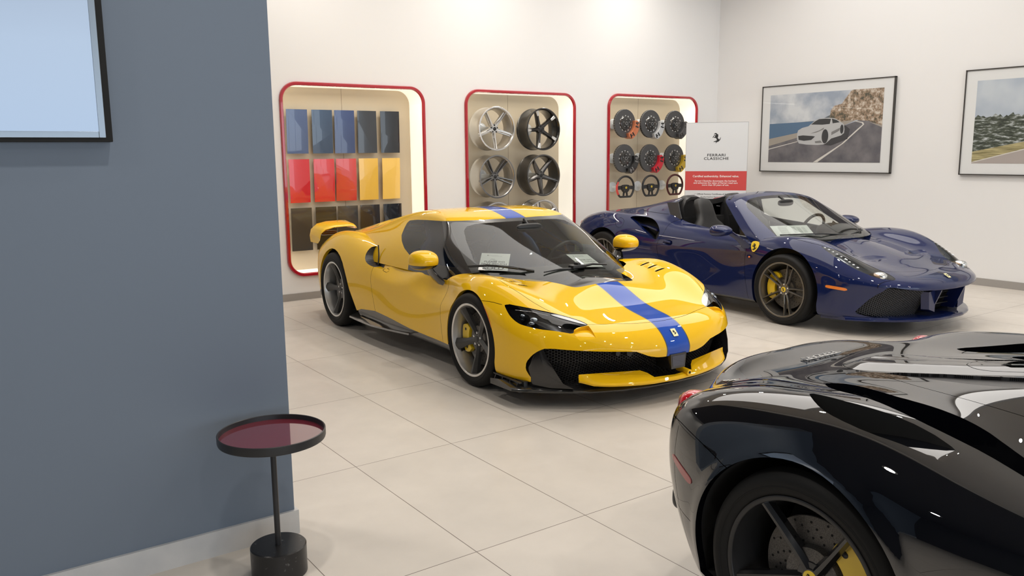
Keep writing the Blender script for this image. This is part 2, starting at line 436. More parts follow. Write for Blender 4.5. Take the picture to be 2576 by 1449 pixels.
s = box(XL, WX, YF, WY+0.4, -0.1, 0); struct(put('floor', s, floor_m))
ceil_m = mat('ceiling_paint', (0.62, 0.61, 0.60), 0.8)
soff_m = mat('added_soffit_dark', (0.05, 0.05, 0.055), 0.8)
struct(put('ceiling.001', box(XL, ADDED_SOFFIT_X, YF, WY+0.001, ADDED_SOFFIT_Z, ADDED_SOFFIT_Z+0.1), soff_m))  # unseen dark soffit, added so the black car's side reflects darkness
struct(put('trim_5', box(ADDED_SOFFIT_X, ADDED_SOFFIT_X+0.06, YF, WY+0.001, ADDED_SOFFIT_Z, CEIL), ceil_m))  # closes the edge of the added soffit up to the ceiling
struct(put('ceiling', box(XL, WX, YF, WY+0.6, CEIL, CEIL+0.15), ceil_m))
# back wall with the three display niches
NICHE = [(3.365, 5.135, 0.30, 2.425), (5.775, 7.535, 0.30, 2.425), (8.195, 10.005, 0.30, 2.45)]
ND = 0.335
outer = [(XL, -0.02), (WX+0.01, -0.02), (WX+0.01, CEIL), (XL, CEIL)]
V2, F2 = plate_holes(outer, [rrect(*n, 0.17)[::-1] for n in NICHE])
def upright(V2, F2, y, n=-1):
    V = np.stack([V2[:, 0], np.full(len(V2), y), V2[:, 1]], 1); nn = np.cross(V[F2[:, 1]]-V[F2[:, 0]], V[F2[:, 2]]-V[F2[:, 0]])
    return Surf(V, np.where((nn[:, 1]*n < 0)[:, None], F2[:, ::-1], F2))
wall_back_o = struct(put('wall_back', flatten(upright(V2, F2, WY)), white))
struct(put('wall_right', box(WX, WX+0.15, YF, WY+0.6, -0.02, CEIL), white))
dark_wall = mat('charcoal_wall', (0.035, 0.037, 0.042), 0.7)
struct(put('wall_left', box(XL-0.15, XL, YF, WY+0.6, -0.02, CEIL), dark_wall))
base_m = mat('grey_baseboard', (0.33, 0.31, 0.29), 0.4)
struct(put('baseboard_back', box(XL, WX, WY-0.014, WY+0.001, 0, 0.082), base_m))
struct(put('baseboard_right', box(WX-0.014, WX+0.001, YF, WY, 0, 0.09), base_m))
# window wall behind the camera: mullions with glass, and a lower daylight opening on the left side
frame_m = mat('dark_window_frame', (0.05, 0.05, 0.055), 0.4, metal=0.6)
glass_m = mat('window_glass', (1, 1, 1), 0.0, trans=1.0, ior=1.01, spec=0.2)
def window_wall(name, horiz, c, a0, a1, n, z1):
    parts = []
    for k in range(n+1):
        t = a0+(a1-a0)*k/n
        parts.append(box(t-0.03, t+0.03, c-0.05, c+0.05, 0, z1) if horiz else box(c-0.05, c+0.05, t-0.03, t+0.03, 0, z1))
    for z in (0.03, z1-0.03): parts.append(box(a0, a1, c-0.05, c+0.05, z-0.03, z+0.03) if horiz else box(c-0.05, c+0.05, a0, a1, z-0.03, z+0.03))
    struct(put(name, parts, frame_m))
window_wall('window_1', True, YF, XL, WX, 8, 3.3)
struct(put('wall_front', box(XL, WX, YF-0.08, YF+0.08, 3.3, CEIL), white))
# blue-grey partition with a steel plinth
part_m = mat('slate_blue_paint', (0.150, 0.185, 0.238), 0.5)
bump(part_m, noise(part_m, 160, 4), 0.06, 0.001)
struct(put('wall_partition', box(XL, 1.217, 3.40, 3.62, 0.0, CEIL), part_m))
steel = mat('brushed_steel', (0.66, 0.66, 0.66), 0.42, metal=0.45)
speckle(steel, 5, (0.56, 0.57, 0.58), (0.66, 0.66, 0.66))
struct(put('trim_1', [box(XL, 1.232, 3.385, 3.401, 0.0, 0.11), box(1.216, 1.232, 3.401, 3.635, 0.0, 0.11)], steel))

# glowing ceiling panel, unseen, added to shape the reflections on the cars
lpm = mat('reflection_panel_glow', (0.8, 0.8, 0.8), 0.6, emit=(1.0, 0.965, 0.92), estr=1.9)
t = thing('reflection_panel', 'long glowing panel added overhead for the car reflections, parallel to the niche wall', 'ceiling light', (6.7, 6.0, CEIL-0.03))
put('diffuser', box(-3.5, 3.5, -1.60, 1.60, -0.02, 0.0), lpm, t); put('panel_frame', [box(-3.54, -3.5, -1.64, 1.64, -0.03, 0.03), box(3.5, 3.54, -1.64, 1.64, -0.03, 0.03), box(-3.5, 3.5, -1.64, -1.60, -0.03, 0.03), box(-3.5, 3.5, 1.60, 1.64, -0.03, 0.03)], mat('panel_frame_white', (0.7, 0.7, 0.7), 0.4), t)

# ceiling downlights
trimring = mat('white_trim_ring', (0.8, 0.8, 0.8), 0.4)
def ring(r0, r1, h, seg=24): return lathe([(r0, 0), (r0, -h), (r1, -h), (r1, 0)], seg)
dl0 = None
for i, (x, y) in enumerate(DOWNLIGHTS):
    if dl0 is None: o = dl0 = put('ceiling_light', ring(0.072, 0.095, 0.012), trimring)
    else: o = dl0.copy(); COL.objects.link(o)
    o.location = (x, y, CEIL if x > ADDED_SOFFIT_X else ADDED_SOFFIT_Z)
    tag(o, 'round recessed downlight with a white ring, '+('high above the cars' if x > ADDED_SOFFIT_X else 'in the added low dark soffit'), 'ceiling light', 'recessed downlights')
# ------------------------------------------------------------------ cars (X forward, Y to the car's left, Z up; origin under the front axle)
def carpose(wx, wy, ps): return (wx, wy, 0), ps-math.pi/2
POSE = {'y': carpose(4.059, 4.868, R(-2.279)), 'b': carpose(7.581, 4.862, R(-1.97)), 'k': carpose(2.985, -1.245, R(-1.0))}
RES = (330, 132, 50)

# yellow coupe -----------------------------------------------------
yH = T2([1.2, 1.1, 1.0, 0.85, 0.65, 0.45, 0.25, 0.05, -0.2, -0.45, -0.9, -1.4, -1.9, -2.3, -2.6, -2.9, -3.2, -3.45],
        [0, 0.35, 0.58, 0.74, 0.85, 0.95], [
    [.36, .355, .35, .33, .30, .28],
    [.47, .46, .44, .40, .36, .32],
    [.528, .52, .505, .46, .42, .37],
    [.560, .556, .552, .535, .48, .42],
    [.605, .605, .615, .625, .585, .51],
    [.690, .672, .680, .712, .695, .62],
    [.745, .712, .722, .762, .765, .70],
    [.765, .730, .740, .785, .802, .745],
    [.775, .740, .750, .778, .788, .73],
    [.785, .745, .755, .765, .755, .69],
    [.80, .76, .76, .765, .75, .69],
    [.82, .78, .78, .775, .76, .71],
    [.86, .85, .84, .84, .84, .78],
    [.89, .89, .885, .905, .905, .84],
    [.89, .89, .885, .925, .925, .86],
    [.87, .87, .865, .885, .88, .80],
    [.84, .84, .84, .82, .77, .71],
    [.83, .83, .82, .79, .72, .66]], even=True)
yW = T2([1.1, 0.7, 0.35, 0.0, -0.4, -1.0, -1.6, -2.1, -2.6, -3.1, -3.5], [.12, .3, .45, .6, .75, .9], [
    [.93, .93, .92, .88, .80, .75],
    [.955, .955, .955, .93, .87, .82],
    [.965, .965, .968, .96, .92, .87],
    [.965, .965, .970, .968, .935, .87],
    [.93, .93, .925, .905, .87, .83],
    [.94, .93, .912, .89, .86, .82],
    [.95, .945, .94, .93, .90, .86],
    [.955, .965, .975, .972, .94, .90],
    [.96, .972, .980, .978, .955, .92],
    [.93, .94, .95, .945, .92, .88],
    [.90, .91, .92, .91, .88, .84]])
yXf = T2([0, .3, .6, .8, .95, 1.0], [.1, .25, .38, .46, .6], [
    [1.07, 1.09, 1.125, 1.09, 1.0],
    [1.05, 1.07, 1.095, 1.065, .98],
    [.97, .98, .985, .965, .90],
    [.84, .845, .84, .82, .78],
    [.66, .66, .66, .66, .63],
    [.58, .58, .58, .58, .56]])
yXr = T2([0, .5, .8, .97], [.1, .4, .7, .9], [[-3.42, -3.46, -3.44, -3.40], [-3.40, -3.44, -3.42, -3.38], [-3.32, -3.36, -3.34, -3.28], [-3.15, -3.20, -3.20, -3.15]])
def ybody():
    return bodyshape(RES, (26, 9, 9), lambda x: 0.125+0*x, yH, yW, lambda y, z: yXf(np.abs(y), z), lambda y, z: yXr(np.abs(y), z))
ycH = T2([0.3, -.6, -.83, -1.0, -1.2, -1.45, -1.75, -2.1, -2.45, -2.8, -3.1], [0, .3, .5, .62, .75], [
    [1.05, 1.04, 1.03, 1.02, 1.0], [1.09, 1.085, 1.08, 1.07, 1.06], [1.130, 1.128, 1.12, 1.11, 1.09], [1.170, 1.165, 1.15, 1.135, 1.11], [1.187, 1.182, 1.17, 1.15, 1.12],
    [1.180, 1.178, 1.168, 1.145, 1.11], [1.145, 1.142, 1.13, 1.10, 1.06], [1.085, 1.08, 1.065, 1.02, .98], [1.02, 1.015, 1.0, .945, .92], [.945, .94, .93, .90, .89], [.88, .88, .87, .85, .84]], even=True)
ycW = T2([0.3, -.3, -.8, -1.3, -1.7, -2.2, -2.7, -3.1], [.6, .78, .95, 1.1, 1.2], [
    [.84, .80, .72, .60, .55], [.85, .81, .72, .60, .56], [.86, .82, .725, .60, .56], [.86, .82, .73, .61, .57], [.87, .83, .725, .60, .55], [.86, .80, .69, .57, .52], [.80, .74, .65, .55, .5], [.72, .66, .6, .5, .45]])
def ycXf(y, z):
    # windscreen: raked, curved in plan
    k = np.abs(y); base = 0.16-0.60*(k/0.8)**2.4; top = -0.84-0.13*(k/0.565)**2
    t = np.clip((z-0.74)/(1.125-0.74), -0.6, 1.3); return base+(top-base)*(t+0.10*t*(1-t))
def ycabin():
    return bodyshape((230, 120, 46), (60, 20, 24), lambda x: 0.60+0*x, ycH, ycW, ycXf, lambda y, z: -2.95+0*y)

# blue open two-seater ----------------------------------------------
bH = T2([1.25, 1.12, 1.0, .85, .65, .45, .25, .05, -.2, -.45, -.9, -1.35, -1.62, -1.75, -1.95, -2.2, -2.55, -2.9, -3.2, -3.45],
        [0, .35, .48, .60, .72, .84, .92, .98], [
    [.42, .42, .41, .40, .38, .35, .33, .31],
    [.51, .50, .495, .48, .455, .41, .37, .34],
    [.545, .535, .53, .515, .495, .46, .42, .38],
    [.572, .565, .565, .56, .555, .52, .475, .43],
    [.635, .62, .625, .64, .662, .632, .57, .52],
    [.70, .675, .68, .72, .762, .745, .68, .61],
    [.755, .725, .735, .785, .825, .818, .75, .68],
    [.79, .755, .77, .82, .845, .848, .80, .73],
    [.81, .78, .785, .81, .832, .840, .80, .73],
    [.82, .79, .79, .79, .803, .81, .78, .72],
    [.83, .81, .81, .81, .825, .82, .77, .72],
    [.90, .90, .90, .88, .862, .85, .80, .75],
    [1.08, 1.11, 1.10, 1.00, .895, .87, .82, .77],
    [1.10, 1.138, 1.128, 1.06, .93, .885, .83, .78],
    [1.07, 1.112, 1.10, 1.03, .935, .905, .85, .80],
    [1.02, 1.055, 1.045, .985, .940, .925, .875, .82],
    [.97, .985, .98, .955, .945, .945, .90, .84],
    [.935, .94, .94, .935, .935, .925, .875, .81],
    [.905, .905, .90, .895, .88, .85, .80, .73],
    [.87, .865, .86, .85, .83, .79, .74, .68]], even=True)
bW = T2([1.1, .7, .35, 0, -.4, -1.0, -1.6, -2.1, -2.65, -3.1, -3.5], [.12, .3, .45, .6, .75, .9], [
    [.90, .90, .89, .86, .80, .75],
    [.935, .935, .935, .915, .87, .82],
    [.955, .955, .955, .945, .91, .86],
    [.96, .96, .962, .955, .93, .88],
    [.925, .92, .92, .90, .88, .83],
    [.93, .92, .91, .895, .87, .82],
    [.945, .94, .935, .93, .90, .85],
    [.955, .96, .965, .965, .94, .88],
    [.96, .97, .975, .975, .955, .90],
    [.93, .94, .95, .945, .925, .87],
    [.88, .89, .90, .89, .87, .83]])
bXf = T2([0, .3, .55, .75, .9, 1.0], [.1, .25, .38, .48, .6], [
    [1.02, 1.08, 1.15, 1.17, 1.05],
    [1.01, 1.05, 1.12, 1.14, 1.03],
    [.95, .98, 1.03, 1.06, .97],
    [.83, .84, .88, .92, .86],
    [.68, .68, .70, .72, .68],
    [.58, .58, .58, .58, .56]])
bXr = yXr
def bbody():
    return bodyshape(RES, (26, 9, 9), lambda x: 0.125+0*x, bH, bW, lambda y, z: bXf(np.abs(y), z), lambda y, z: bXr(np.abs(y), z))

bcH = T2([0.3, -.6, -.85, -.95, -1.1, -1.3], [0, .3, .5, .62, .75], [
    [1.12, 1.11, 1.09, 1.08, 1.06], [1.17, 1.16, 1.135, 1.115, 1.09], [1.195, 1.185, 1.16, 1.135, 1.10], [1.205, 1.195, 1.17, 1.142, 1.11], [1.212, 1.202, 1.18, 1.15, 1.115], [1.212, 1.202, 1.18, 1.15, 1.11]], even=True)
bcW = T2([0.3, -.3, -.8, -1.3], [.6, .8, .95, 1.1, 1.2], [[.86, .83, .75, .65, .6], [.87, .84, .76, .66, .61], [.88, .845, .765, .665, .62], [.88, .845, .77, .67, .62]])
def bcXf(y, z):
    k = np.abs(y); base = 0.11-0.46*(k/0.84)**2.2; top = -0.90-0.10*(k/0.63)**2
    t = np.clip((z-0.79)/(1.18-0.79), -0.6, 1.3); return base+(top-base)*(t+0.10*t*(1-t))
def bcabin():
    return bodyshape((200, 110, 44), (60, 20, 24), lambda x: 0.60+0*x, bcH, bcW, bcXf, lambda y, z: -1.30+0*y)

# black hypercar ------------------------------------------------------
kH = T2([1.3, 1.1, .8, .4, 0, -.4, -.9, -1.4, -1.8, -2.1, -2.4, -2.6, -2.85, -3.1, -3.3, -3.55],
        [0, .3, .5, .65, .75, .85, .97], [
    [.30, .30, .29, .28, .27, .26, .25],
    [.40, .40, .39, .37, .36, .34, .30],
    [.48, .48, .50, .54, .55, .53, .45],
    [.60, .58, .60, .70, .73, .70, .60],
    [.72, .66, .67, .78, .81, .79, .68],
    [.80, .72, .70, .74, .77, .76, .68],
    [.9, .80, .72, .70, .72, .72, .66],
    [1.0, .95, .82, .72, .73, .73, .68],
    [1.02, .98, .86, .76, .76, .755, .71],
    [.985, .955, .875, .82, .81, .80, .745],
    [.935, .915, .88, .875, .875, .855, .78],
    [.895, .885, .875, .892, .897, .872, .79],
    [.855, .85, .85, .872, .882, .862, .78],
    [.82, .82, .825, .838, .845, .832, .76],
    [.803, .803, .803, .797, .80, .785, .73],
    [.858, .855, .84, .805, .77, .73, .69]], even=True)
kW = T2([1.2, .6, 0, -.5, -1.2, -1.8, -2.2, -2.65, -3.0, -3.3, -3.6], [.12, .3, .45, .6, .75, .9], [
    [.90, .90, .88, .84, .8, .7], [.97, .97, .96, .93, .88, .8], [.98, .98, .98, .97, .94, .88], [.93, .92, .90, .88, .85, .8], [.94, .92, .90, .88, .85, .8], [.965, .96, .945, .93, .90, .84],
    [.98, .985, .985, .98, .95, .88], [.985, .993, .996, .993, .965, .90], [.97, .98, .985, .98, .95, .90], [.93, .95, .955, .95, .92, .86], [.9, .9, .9, .9, .88, .82]])
kXf = T2([0, .4, .8, 1.0], [.1, .4, .6], [[1.18, 1.15, 1.0], [1.1, 1.08, .95], [.85, .83, .78], [.6, .6, .58]])
kXr = T2([0, .3, .5, .65, .8, .92, 1.0], [.15, .35, .5, .65, .8, .9], [
    [-3.38, -3.42, -3.46, -3.49, -3.49, -3.46],
    [-3.38, -3.41, -3.45, -3.48, -3.48, -3.45],
    [-3.36, -3.40, -3.44, -3.45, -3.40, -3.37],
    [-3.30, -3.36, -3.40, -3.39, -3.31, -3.28],
    [-3.20, -3.30, -3.35, -3.35, -3.30, -3.25],
    [-3.10, -3.21, -3.255, -3.265, -3.24, -3.19],
    [-2.98, -3.09, -3.13, -3.14, -3.12, -3.07]])
def kbody():
    return bodyshape(RES, (26, 14, 14), lambda x: 0.12+0*x, kH, kW, lambda y, z: kXf(np.abs(y), z), lambda y, z: kXr(np.abs(y), z))
kcH = T2([0.2, -.6, -1.0, -1.4, -1.9, -2.4, -2.9], [0, .3, .5, .7], [[.8, .8, .8, .8], [1.05, 1.04, 1.02, 1.0], [1.116, 1.11, 1.08, 1.05], [1.11, 1.10, 1.07, 1.03], [1.06, 1.05, 1.0, .95], [.96, .95, .92, .9], [.85, .84, .82, .8]], even=True)
kcW = T2([0.2, -.6, -1.2, -1.8, -2.4, -2.9], [.6, .9, 1.1], [[.75, .65, .5], [.78, .68, .53], [.78, .68, .54], [.68, .58, .46], [.5, .42, .34], [.4, .3, .25]])
def kcabin():
    return bodyshape((150, 70, 30), (14, 14, 12), lambda x: 0.55+0*x, kcH, kcW, lambda y, z: 0.25-0.3*np.abs(y)-(z-.7)*2.2, lambda y, z: -2.0+0*y)
# ------------------------------------------------------------------ wheels
def loft(secs, cap=True, sharp=30):
    P = np.array(secs, float); n, m = P.shape[:2]; Q = np.concatenate([P, P[:, :1]], 1); s = grid(Q)
    ss = [s]
    if cap:
        for e, o in ((0, 1), (n-1, -1)):
            c = P[e].mean(0); V = np.vstack([c, P[e]]); F = [(0, 1+(j+1) % m, 1+j)[::o] if o == 1 else (0, 1+j, 1+(j+1) % m) for j in range(m)]
            ss.append(Surf(V, F))
    s = join(*ss); q, inv = np.unique(np.round(s.V, 6), axis=0, return_inverse=True); F = inv.reshape(-1)[s.F]
    ok = (F[:, 0] != F[:, 1]) & (F[:, 1] != F[:, 2]) & (F[:, 0] != F[:, 2]); s = Surf(q, F[ok])
    # outward orientation
    vol = np.einsum('ij,ij->i', s.V[s.F[:, 0]], np.cross(s.V[s.F[:, 1]], s.V[s.F[:, 2]])).sum()
    if vol < 0: s = Surf(s.V, s.F[:, ::-1])
    return creased(s, sharp) if sharp else s
def spoke(t, r, w, y, d, ridge=0.55, off=0.0, back=1.0):
    """radial spoke along +z: stations t with radius, width, face depth y and body thickness d; face looks to -y"""
    secs = []
    for k in range(len(t)):
        hw = w[k]/2; o = off if np.ndim(off) == 0 else off[k]
        secs.append([(o-hw, y[k]+d[k]*0.35, r[k]), (o-hw*ridge, y[k], r[k]), (o+hw*ridge, y[k], r[k]), (o+hw, y[k]+d[k]*0.35, r[k]), (o+hw*back, y[k]+d[k], r[k]), (o-hw*back, y[k]+d[k], r[k])])
    return loft(secs)
def ang(s, a):
    """turn about the axle so that +z points to angle a (degrees, 90 up, 0 to the right as seen from outside, x right)"""
    return xf(s, rot=roty(R(90-a)))
rubber = mat('tyre_rubber', (0.010, 0.010, 0.010), 0.6, spec=0.25)
def _tread():
    m = rubber; w = nd(m, 'ShaderNodeTexWave'); w.inputs['Scale'].default_value = 9; w.inputs['Distortion'].default_value = 0
    bump(m, noise(m, 60, 3), 0.12, 0.002)
_tread()
disc_m = mat('ceramic_disc', (0.15, 0.14, 0.13), 0.45, metal=0.3)
speckle(disc_m, 260, (0.075, 0.07, 0.066), (0.135, 0.125, 0.115), 0.38, 0.62)
blackg = mat('gloss_black', (0.010, 0.010, 0.011), 0.12, coat=0.6)
satin = mat('satin_black', (0.020, 0.020, 0.021), 0.36)
matte = mat('matte_black', (0.008, 0.008, 0.008), 0.8)
capy = mat('badge_yellow', (0.85, 0.60, 0.04), 0.3, coat=0.5)
caly = mat('caliper_yellow', (0.78, 0.53, 0.015), 0.3, coat=0.6)
def tyre(Rt, W, rr, seg=96):
    pr = [(rr-0.004, 0.022), (rr+0.006, 0.004), (rr+0.02, -0.004), (rr+(Rt-rr)*0.55, -0.009), (Rt-0.022, -0.002), (Rt-0.010, 0.008), (Rt-0.003, 0.024), (Rt, 0.045), (Rt, W*0.31),
          (Rt-0.007, W*0.315), (Rt-0.007, W*0.345), (Rt, W*0.35), (Rt, W*0.65), (Rt-0.007, W*0.655), (Rt-0.007, W*0.685), (Rt, W*0.69), (Rt, W-0.045), (Rt-0.010, W-0.008), (Rt-0.03, W+0.004), (rr+0.02, W+0.004), (rr-0.004, W-0.02)]
    s = lathe(pr, seg, 'y'); s = creased(s, 50)
    # moulded ring on the sidewall
    rb = [lathe([(rr+0.030, -0.0065), (rr+0.033, -0.0105), (rr+0.036, -0.0075)], seg, 'y')]
    return join(s, *rb)
def barrel(rr, W, lip=0.012, seg=96):
    return creased(lathe([(rr+0.003, 0.016), (rr+0.004, 0.002), (rr, 0.0), (rr-lip, 0.0015), (rr-lip-0.003, 0.006), (rr-lip-0.006, 0.03), (rr-lip-0.016, 0.06), (rr-lip-0.018, W*0.6), (rr-lip-0.008, W-0.03), (rr, W-0.02), (rr+0.003, W-0.02),
                   (rr-0.004, W*0.5), (rr+0.003, 0.016)], seg, 'y'), 50)
def brake_disc_s(r=0.195, y=0.10, holes=True):
    s = [lathe([(0.0, y-0.03), (0.095, y-0.03), (0.10, y-0.004), (r-0.002, y-0.004), (r, y-0.002), (r, y+0.02), (0.10, y+0.02)], 72, 'y')]
    s = [creased(s[0], 30)]
    return join(*s)
def drill(r0, r1, y, n=9, rows=4, rad=0.0042):
    out = []
    for i in range(n*2):
        for k in range(rows):
            a = 2*math.pi*(i/(n*2.0)+k*0.019); rr = r0+(r1-r0)*(k+0.5)/rows+(0.004 if i % 2 else -0.004)
            out.append(xf(lathe([(0, 0), (rad, 0), (rad, 0.0008)], 8, 'y'), (rr*math.cos(a), y-0.0006, rr*math.sin(a))))
    return join(*out)
def caliper_s(a0, a1, ri, ro, y0, y1):
    th = np.linspace(R(a0), R(a1), 15); n = len(th); P = []
    for k, t in enumerate(th):
        e = min(1.0, 0.45+2.2*min(k, n-1-k)/(n-1)*2); r_o = ri+(ro-ri)*e
        P.append((r_o*math.cos(t), r_o*math.sin(t)))
    P += [(ri*math.cos(t), ri*math.sin(t)) for t in th[::-1]]
    b = prism(P, y1-y0, 'y', at=y0, bev=0.006)
    bolts = [xf(lathe([(0, -0.002), (0.010, -0.002), (0.011, 0.004)], 16, 'y'), ((ri+ro)/2*math.cos(t)*1.0, y0, (ri+ro)/2*math.sin(t))) for t in (R(a0+(a1-a0)*0.2), R(a0+(a1-a0)*0.8))]
    return b, join(*bolts)
def star5(rh, rt, wh, wt, yh, yt, d=0.035, ridge=0.5, taper=None, a0=270, n=5, fork=0.0, mid=None):
    out = []
    for k in range(n):
        a = a0+360.0/n*k
        t = np.linspace(0, 1, 7); r = rh+(rt-rh)*t
        w = np.interp(t, [0, 0.5, 1], [wh, mid if mid else (wh+wt)/2, wt]); y = yh+(yt-yh)*t**1.3
        if not fork: out.append(ang(spoke(t, r, w, y, np.full(7, d), ridge), a))
        else:
            for sg in (-1, 1):
                off = sg*np.interp(t, [0, 0.25, 1], [fork*0.25, fork*0.55, fork]); out.append(ang(spoke(t, r, w*0.5, y, np.full(7, d), ridge, off), a))
    return out
def hub_s(r, y, d=0.04, seg=40):
    return creased(lathe([(0, y), (r*0.55, y), (r*0.6, y+0.004), (r*0.92, y+0.006), (r, y+0.012), (r*1.05, y+d), (0, y+d)], seg, 'y'), 35)
def nuts_s(r, y, n=5, a0=90, rad=0.0095):
    return join(*[xf(lathe([(0, -0.004), (rad*0.7, -0.004), (rad, 0.0), (rad, 0.01)], 12, 'y'), (r*math.cos(R(a0+360/n*k)), y, r*math.sin(R(a0+360/n*k)))) for k in range(n)])
def car_wheel(name, parent, loc, side, Rt, W, rr, spokes, rim_mat, lip_mat, spoke_mat, hub_r, hub_y, nut_mat, cap_mat, cal, cal_mat=caly, nut_r=0.045, disc_r=0.195, spin=0.0):
    """side -1: right wheel (outside is -y), +1: left. loc = centre of the outer face"""
    def T(s):
        s = xf(s, rot=roty(R(spin))) if spin else s
        return xf(s if side < 0 else s.mirrored(), loc)
    def T0(s): return xf(s if side < 0 else s.mirrored(), loc)
    w = put(name, T0(tyre(Rt, W, rr)), rubber, parent)
    put('rim', T0(barrel(rr, W, 0.010)), lip_mat, w)
    put('spokes', T(join(*spokes, hub_s(hub_r, hub_y))), spoke_mat, w)
    put('wheel_nuts', T(nuts_s(nut_r, hub_y+0.003)), nut_mat, w)
    cp = put('centre_cap', T0(lathe([(0, hub_y-0.004), (0.024, hub_y-0.003), (0.027, hub_y+0.001), (0.027, hub_y+0.012)], 32, 'y')), cap_mat, w)
    if cap_mat is capy: put('prancing_horse_mark', T0(xf(horse(0.034), (0, hub_y-0.0045, 0))), matte, w)
    put('brake_disc', T0(join(brake_disc_s(disc_r, 0.105))), disc_m, w)
    put('disc_holes', T0(drill(0.105, disc_r-0.008, 0.1005)), matte, w)
    b, bl = caliper_s(cal[0], cal[1], disc_r-0.068, disc_r+0.024, 0.068, 0.14)
    c = put('brake_caliper', T0(b), cal_mat, w)
    put('caliper_bolts', T0(bl), satin, w)
    # dark drum behind so the far side of the arch does not show
    put('inner_barrel', T0(lathe([(0, W*0.78), (rr-0.03, W*0.78)], 48, 'y')), matte, w)
    return w
# ------------------------------------------------------------------ feature helpers shared by the cars
def plane_of(P):
    P = np.asarray(P, float); c = P.mean(0); u, s, vt = np.linalg.svd(P-c); return c, vt[0], vt[1], vt[2]
def sdf3(s, pts, rng=0.15, it=2, mirror=True, hint=None, k=0.25):
    """signed distance of the surface's vertices to a 3D outline traced on it (negative inside); the outline lies on the right side (y<0)"""
    V = s.V.copy()
    if mirror: V[:, 1] = -np.abs(V[:, 1])
    c, a, b, n = plane_of(pts); P = np.asarray(pts, float)-c; Q = np.stack([P@a, P@b], 1)
    if it: Q = rnd(Q, it, k=k)
    d = V-c; g = seg_sd(Q, d@a, d@b); dep = np.abs(d@n); return np.maximum(g, (dep-rng))
def band3(s, pts, w=0.0016, mirror=True, rng=0.12, plane='xz', it=2, cond=None):
    """distance to an open line (panel gap), seen in projection"""
    V = s.V.copy()
    if mirror: V[:, 1] = -np.abs(V[:, 1])
    P = np.asarray(pts, float); ix = {'xz': (0, 2), 'xy': (0, 1), 'yz': (1, 2)}[plane]
    Q = P[:, ix]; Q = rnd(Q, it, closed=False) if it else Q
    g = line_d(Q, V[:, ix[0]], V[:, ix[1]])-w
    if cond is not None: g = np.where(cond(V), g, 1.0)
    return g
def sline(P, U, Vv):
    """signed distance to an open polyline (sign of the nearest segment's side)"""
    P = np.asarray(P, float); d = np.full(U.shape, 1e9); sg = np.ones(U.shape)
    for k in range(len(P)-1):
        a, b = P[k], P[k+1]; e = b-a; w0, w1 = U-a[0], Vv-a[1]; t = np.clip((w0*e[0]+w1*e[1])/max(e@e, 1e-12), 0, 1)
        q = (w0-e[0]*t)**2+(w1-e[1]*t)**2; c = q < d; d = np.where(c, q, d); sg = np.where(c, np.where(e[0]*w1-e[1]*w0 >= 0, 1, -1), sg)
    return np.sqrt(d)*sg
def gap(s, pts, w=0.0016, mirror=True, plane='xz', it=2, cond=None, closed=False, depth=0.004):
    """a narrow dark joint along a line seen in projection: (joint, rest)"""
    ix = {'xz': (0, 2), 'xy': (0, 1), 'yz': (1, 2)}[plane]; P = np.asarray(pts, float)
    if P.shape[1] == 3: P = P[:, ix]
    Q = rnd(P, it, closed=closed) if it else P
    if closed: Q = np.vstack([Q, Q[:1]])
    def uv(V):
        V = V.copy()
        if mirror: V[:, 1] = -np.abs(V[:, 1])
        return V, V[:, ix[0]], V[:, ix[1]]
    V, u, v = uv(s.V); d = sline(Q, u, v); near = np.abs(d) < 0.06
    if cond is not None: near &= cond(V)
    a, b = cut(s, np.where(near, d, 1.0)); s2 = join(a, b)
    V, u, v = uv(s2.V); g = line_d(Q, u, v)-w
    if cond is not None: g = np.where(cond(V), g, 1.0)
    i, o = cut(s2, g); return i.moved(-i.N*depth), o
def chamfer(s, pts, slope, maxd, plane='xy', it=1, mirror=True, cond=None, power=1.0):
    """press (or raise, slope<0) a patch with sloping sides; the surface stays whole"""
    ix = {'xz': (0, 2), 'xy': (0, 1), 'yz': (1, 2)}[plane]; V = s.V.copy()
    if mirror: V[:, 1] = -np.abs(V[:, 1])
    P = np.asarray(pts, float); P = P[:, ix] if P.shape[1] == 3 else P
    g = seg_sd(rnd(P, it) if it else P, V[:, ix[0]], V[:, ix[1]])
    if cond is not None: g = np.where(cond(V), g, 1.0)
    if g.min() >= 0: return s
    a, b = cut(s, np.where(np.abs(g) < .08, g, 1.0) if 0 else g); out = []
    V = a.V.copy(); U = V.copy()
    if mirror: U[:, 1] = -np.abs(U[:, 1])
    gg = np.clip(-seg_sd(rnd(P, it) if it else P, U[:, ix[0]], U[:, ix[1]]), 0, None)
    dd = np.sign(slope)*np.minimum(gg*abs(slope), maxd)**power*(maxd**(1-power)); V = V-a.N*dd[:, None]
    a2 = Surf(V, a.F, None, a.M); return join(a2, b)
def split3(s, *a, **kw): return cut(s, sdf3(s, *a, **kw))
def recess(s, pts, depth, vec=None, **kw):
    """sink the patch inside an outline; returns (rest, floor, walls)"""
    i, o = split3(s, pts, **kw)
    v = -i.N*depth if vec is None else np.broadcast_to(np.asarray(vec, float), i.V.shape)
    if vec is not None:
        v = v.copy()
        v[:, 1] = np.where(i.V[:, 1] > 0, -v[:, 1], v[:, 1])
    return o, i.moved(v), wall(i, v)
def both(s): return [s, s.mirrored()]
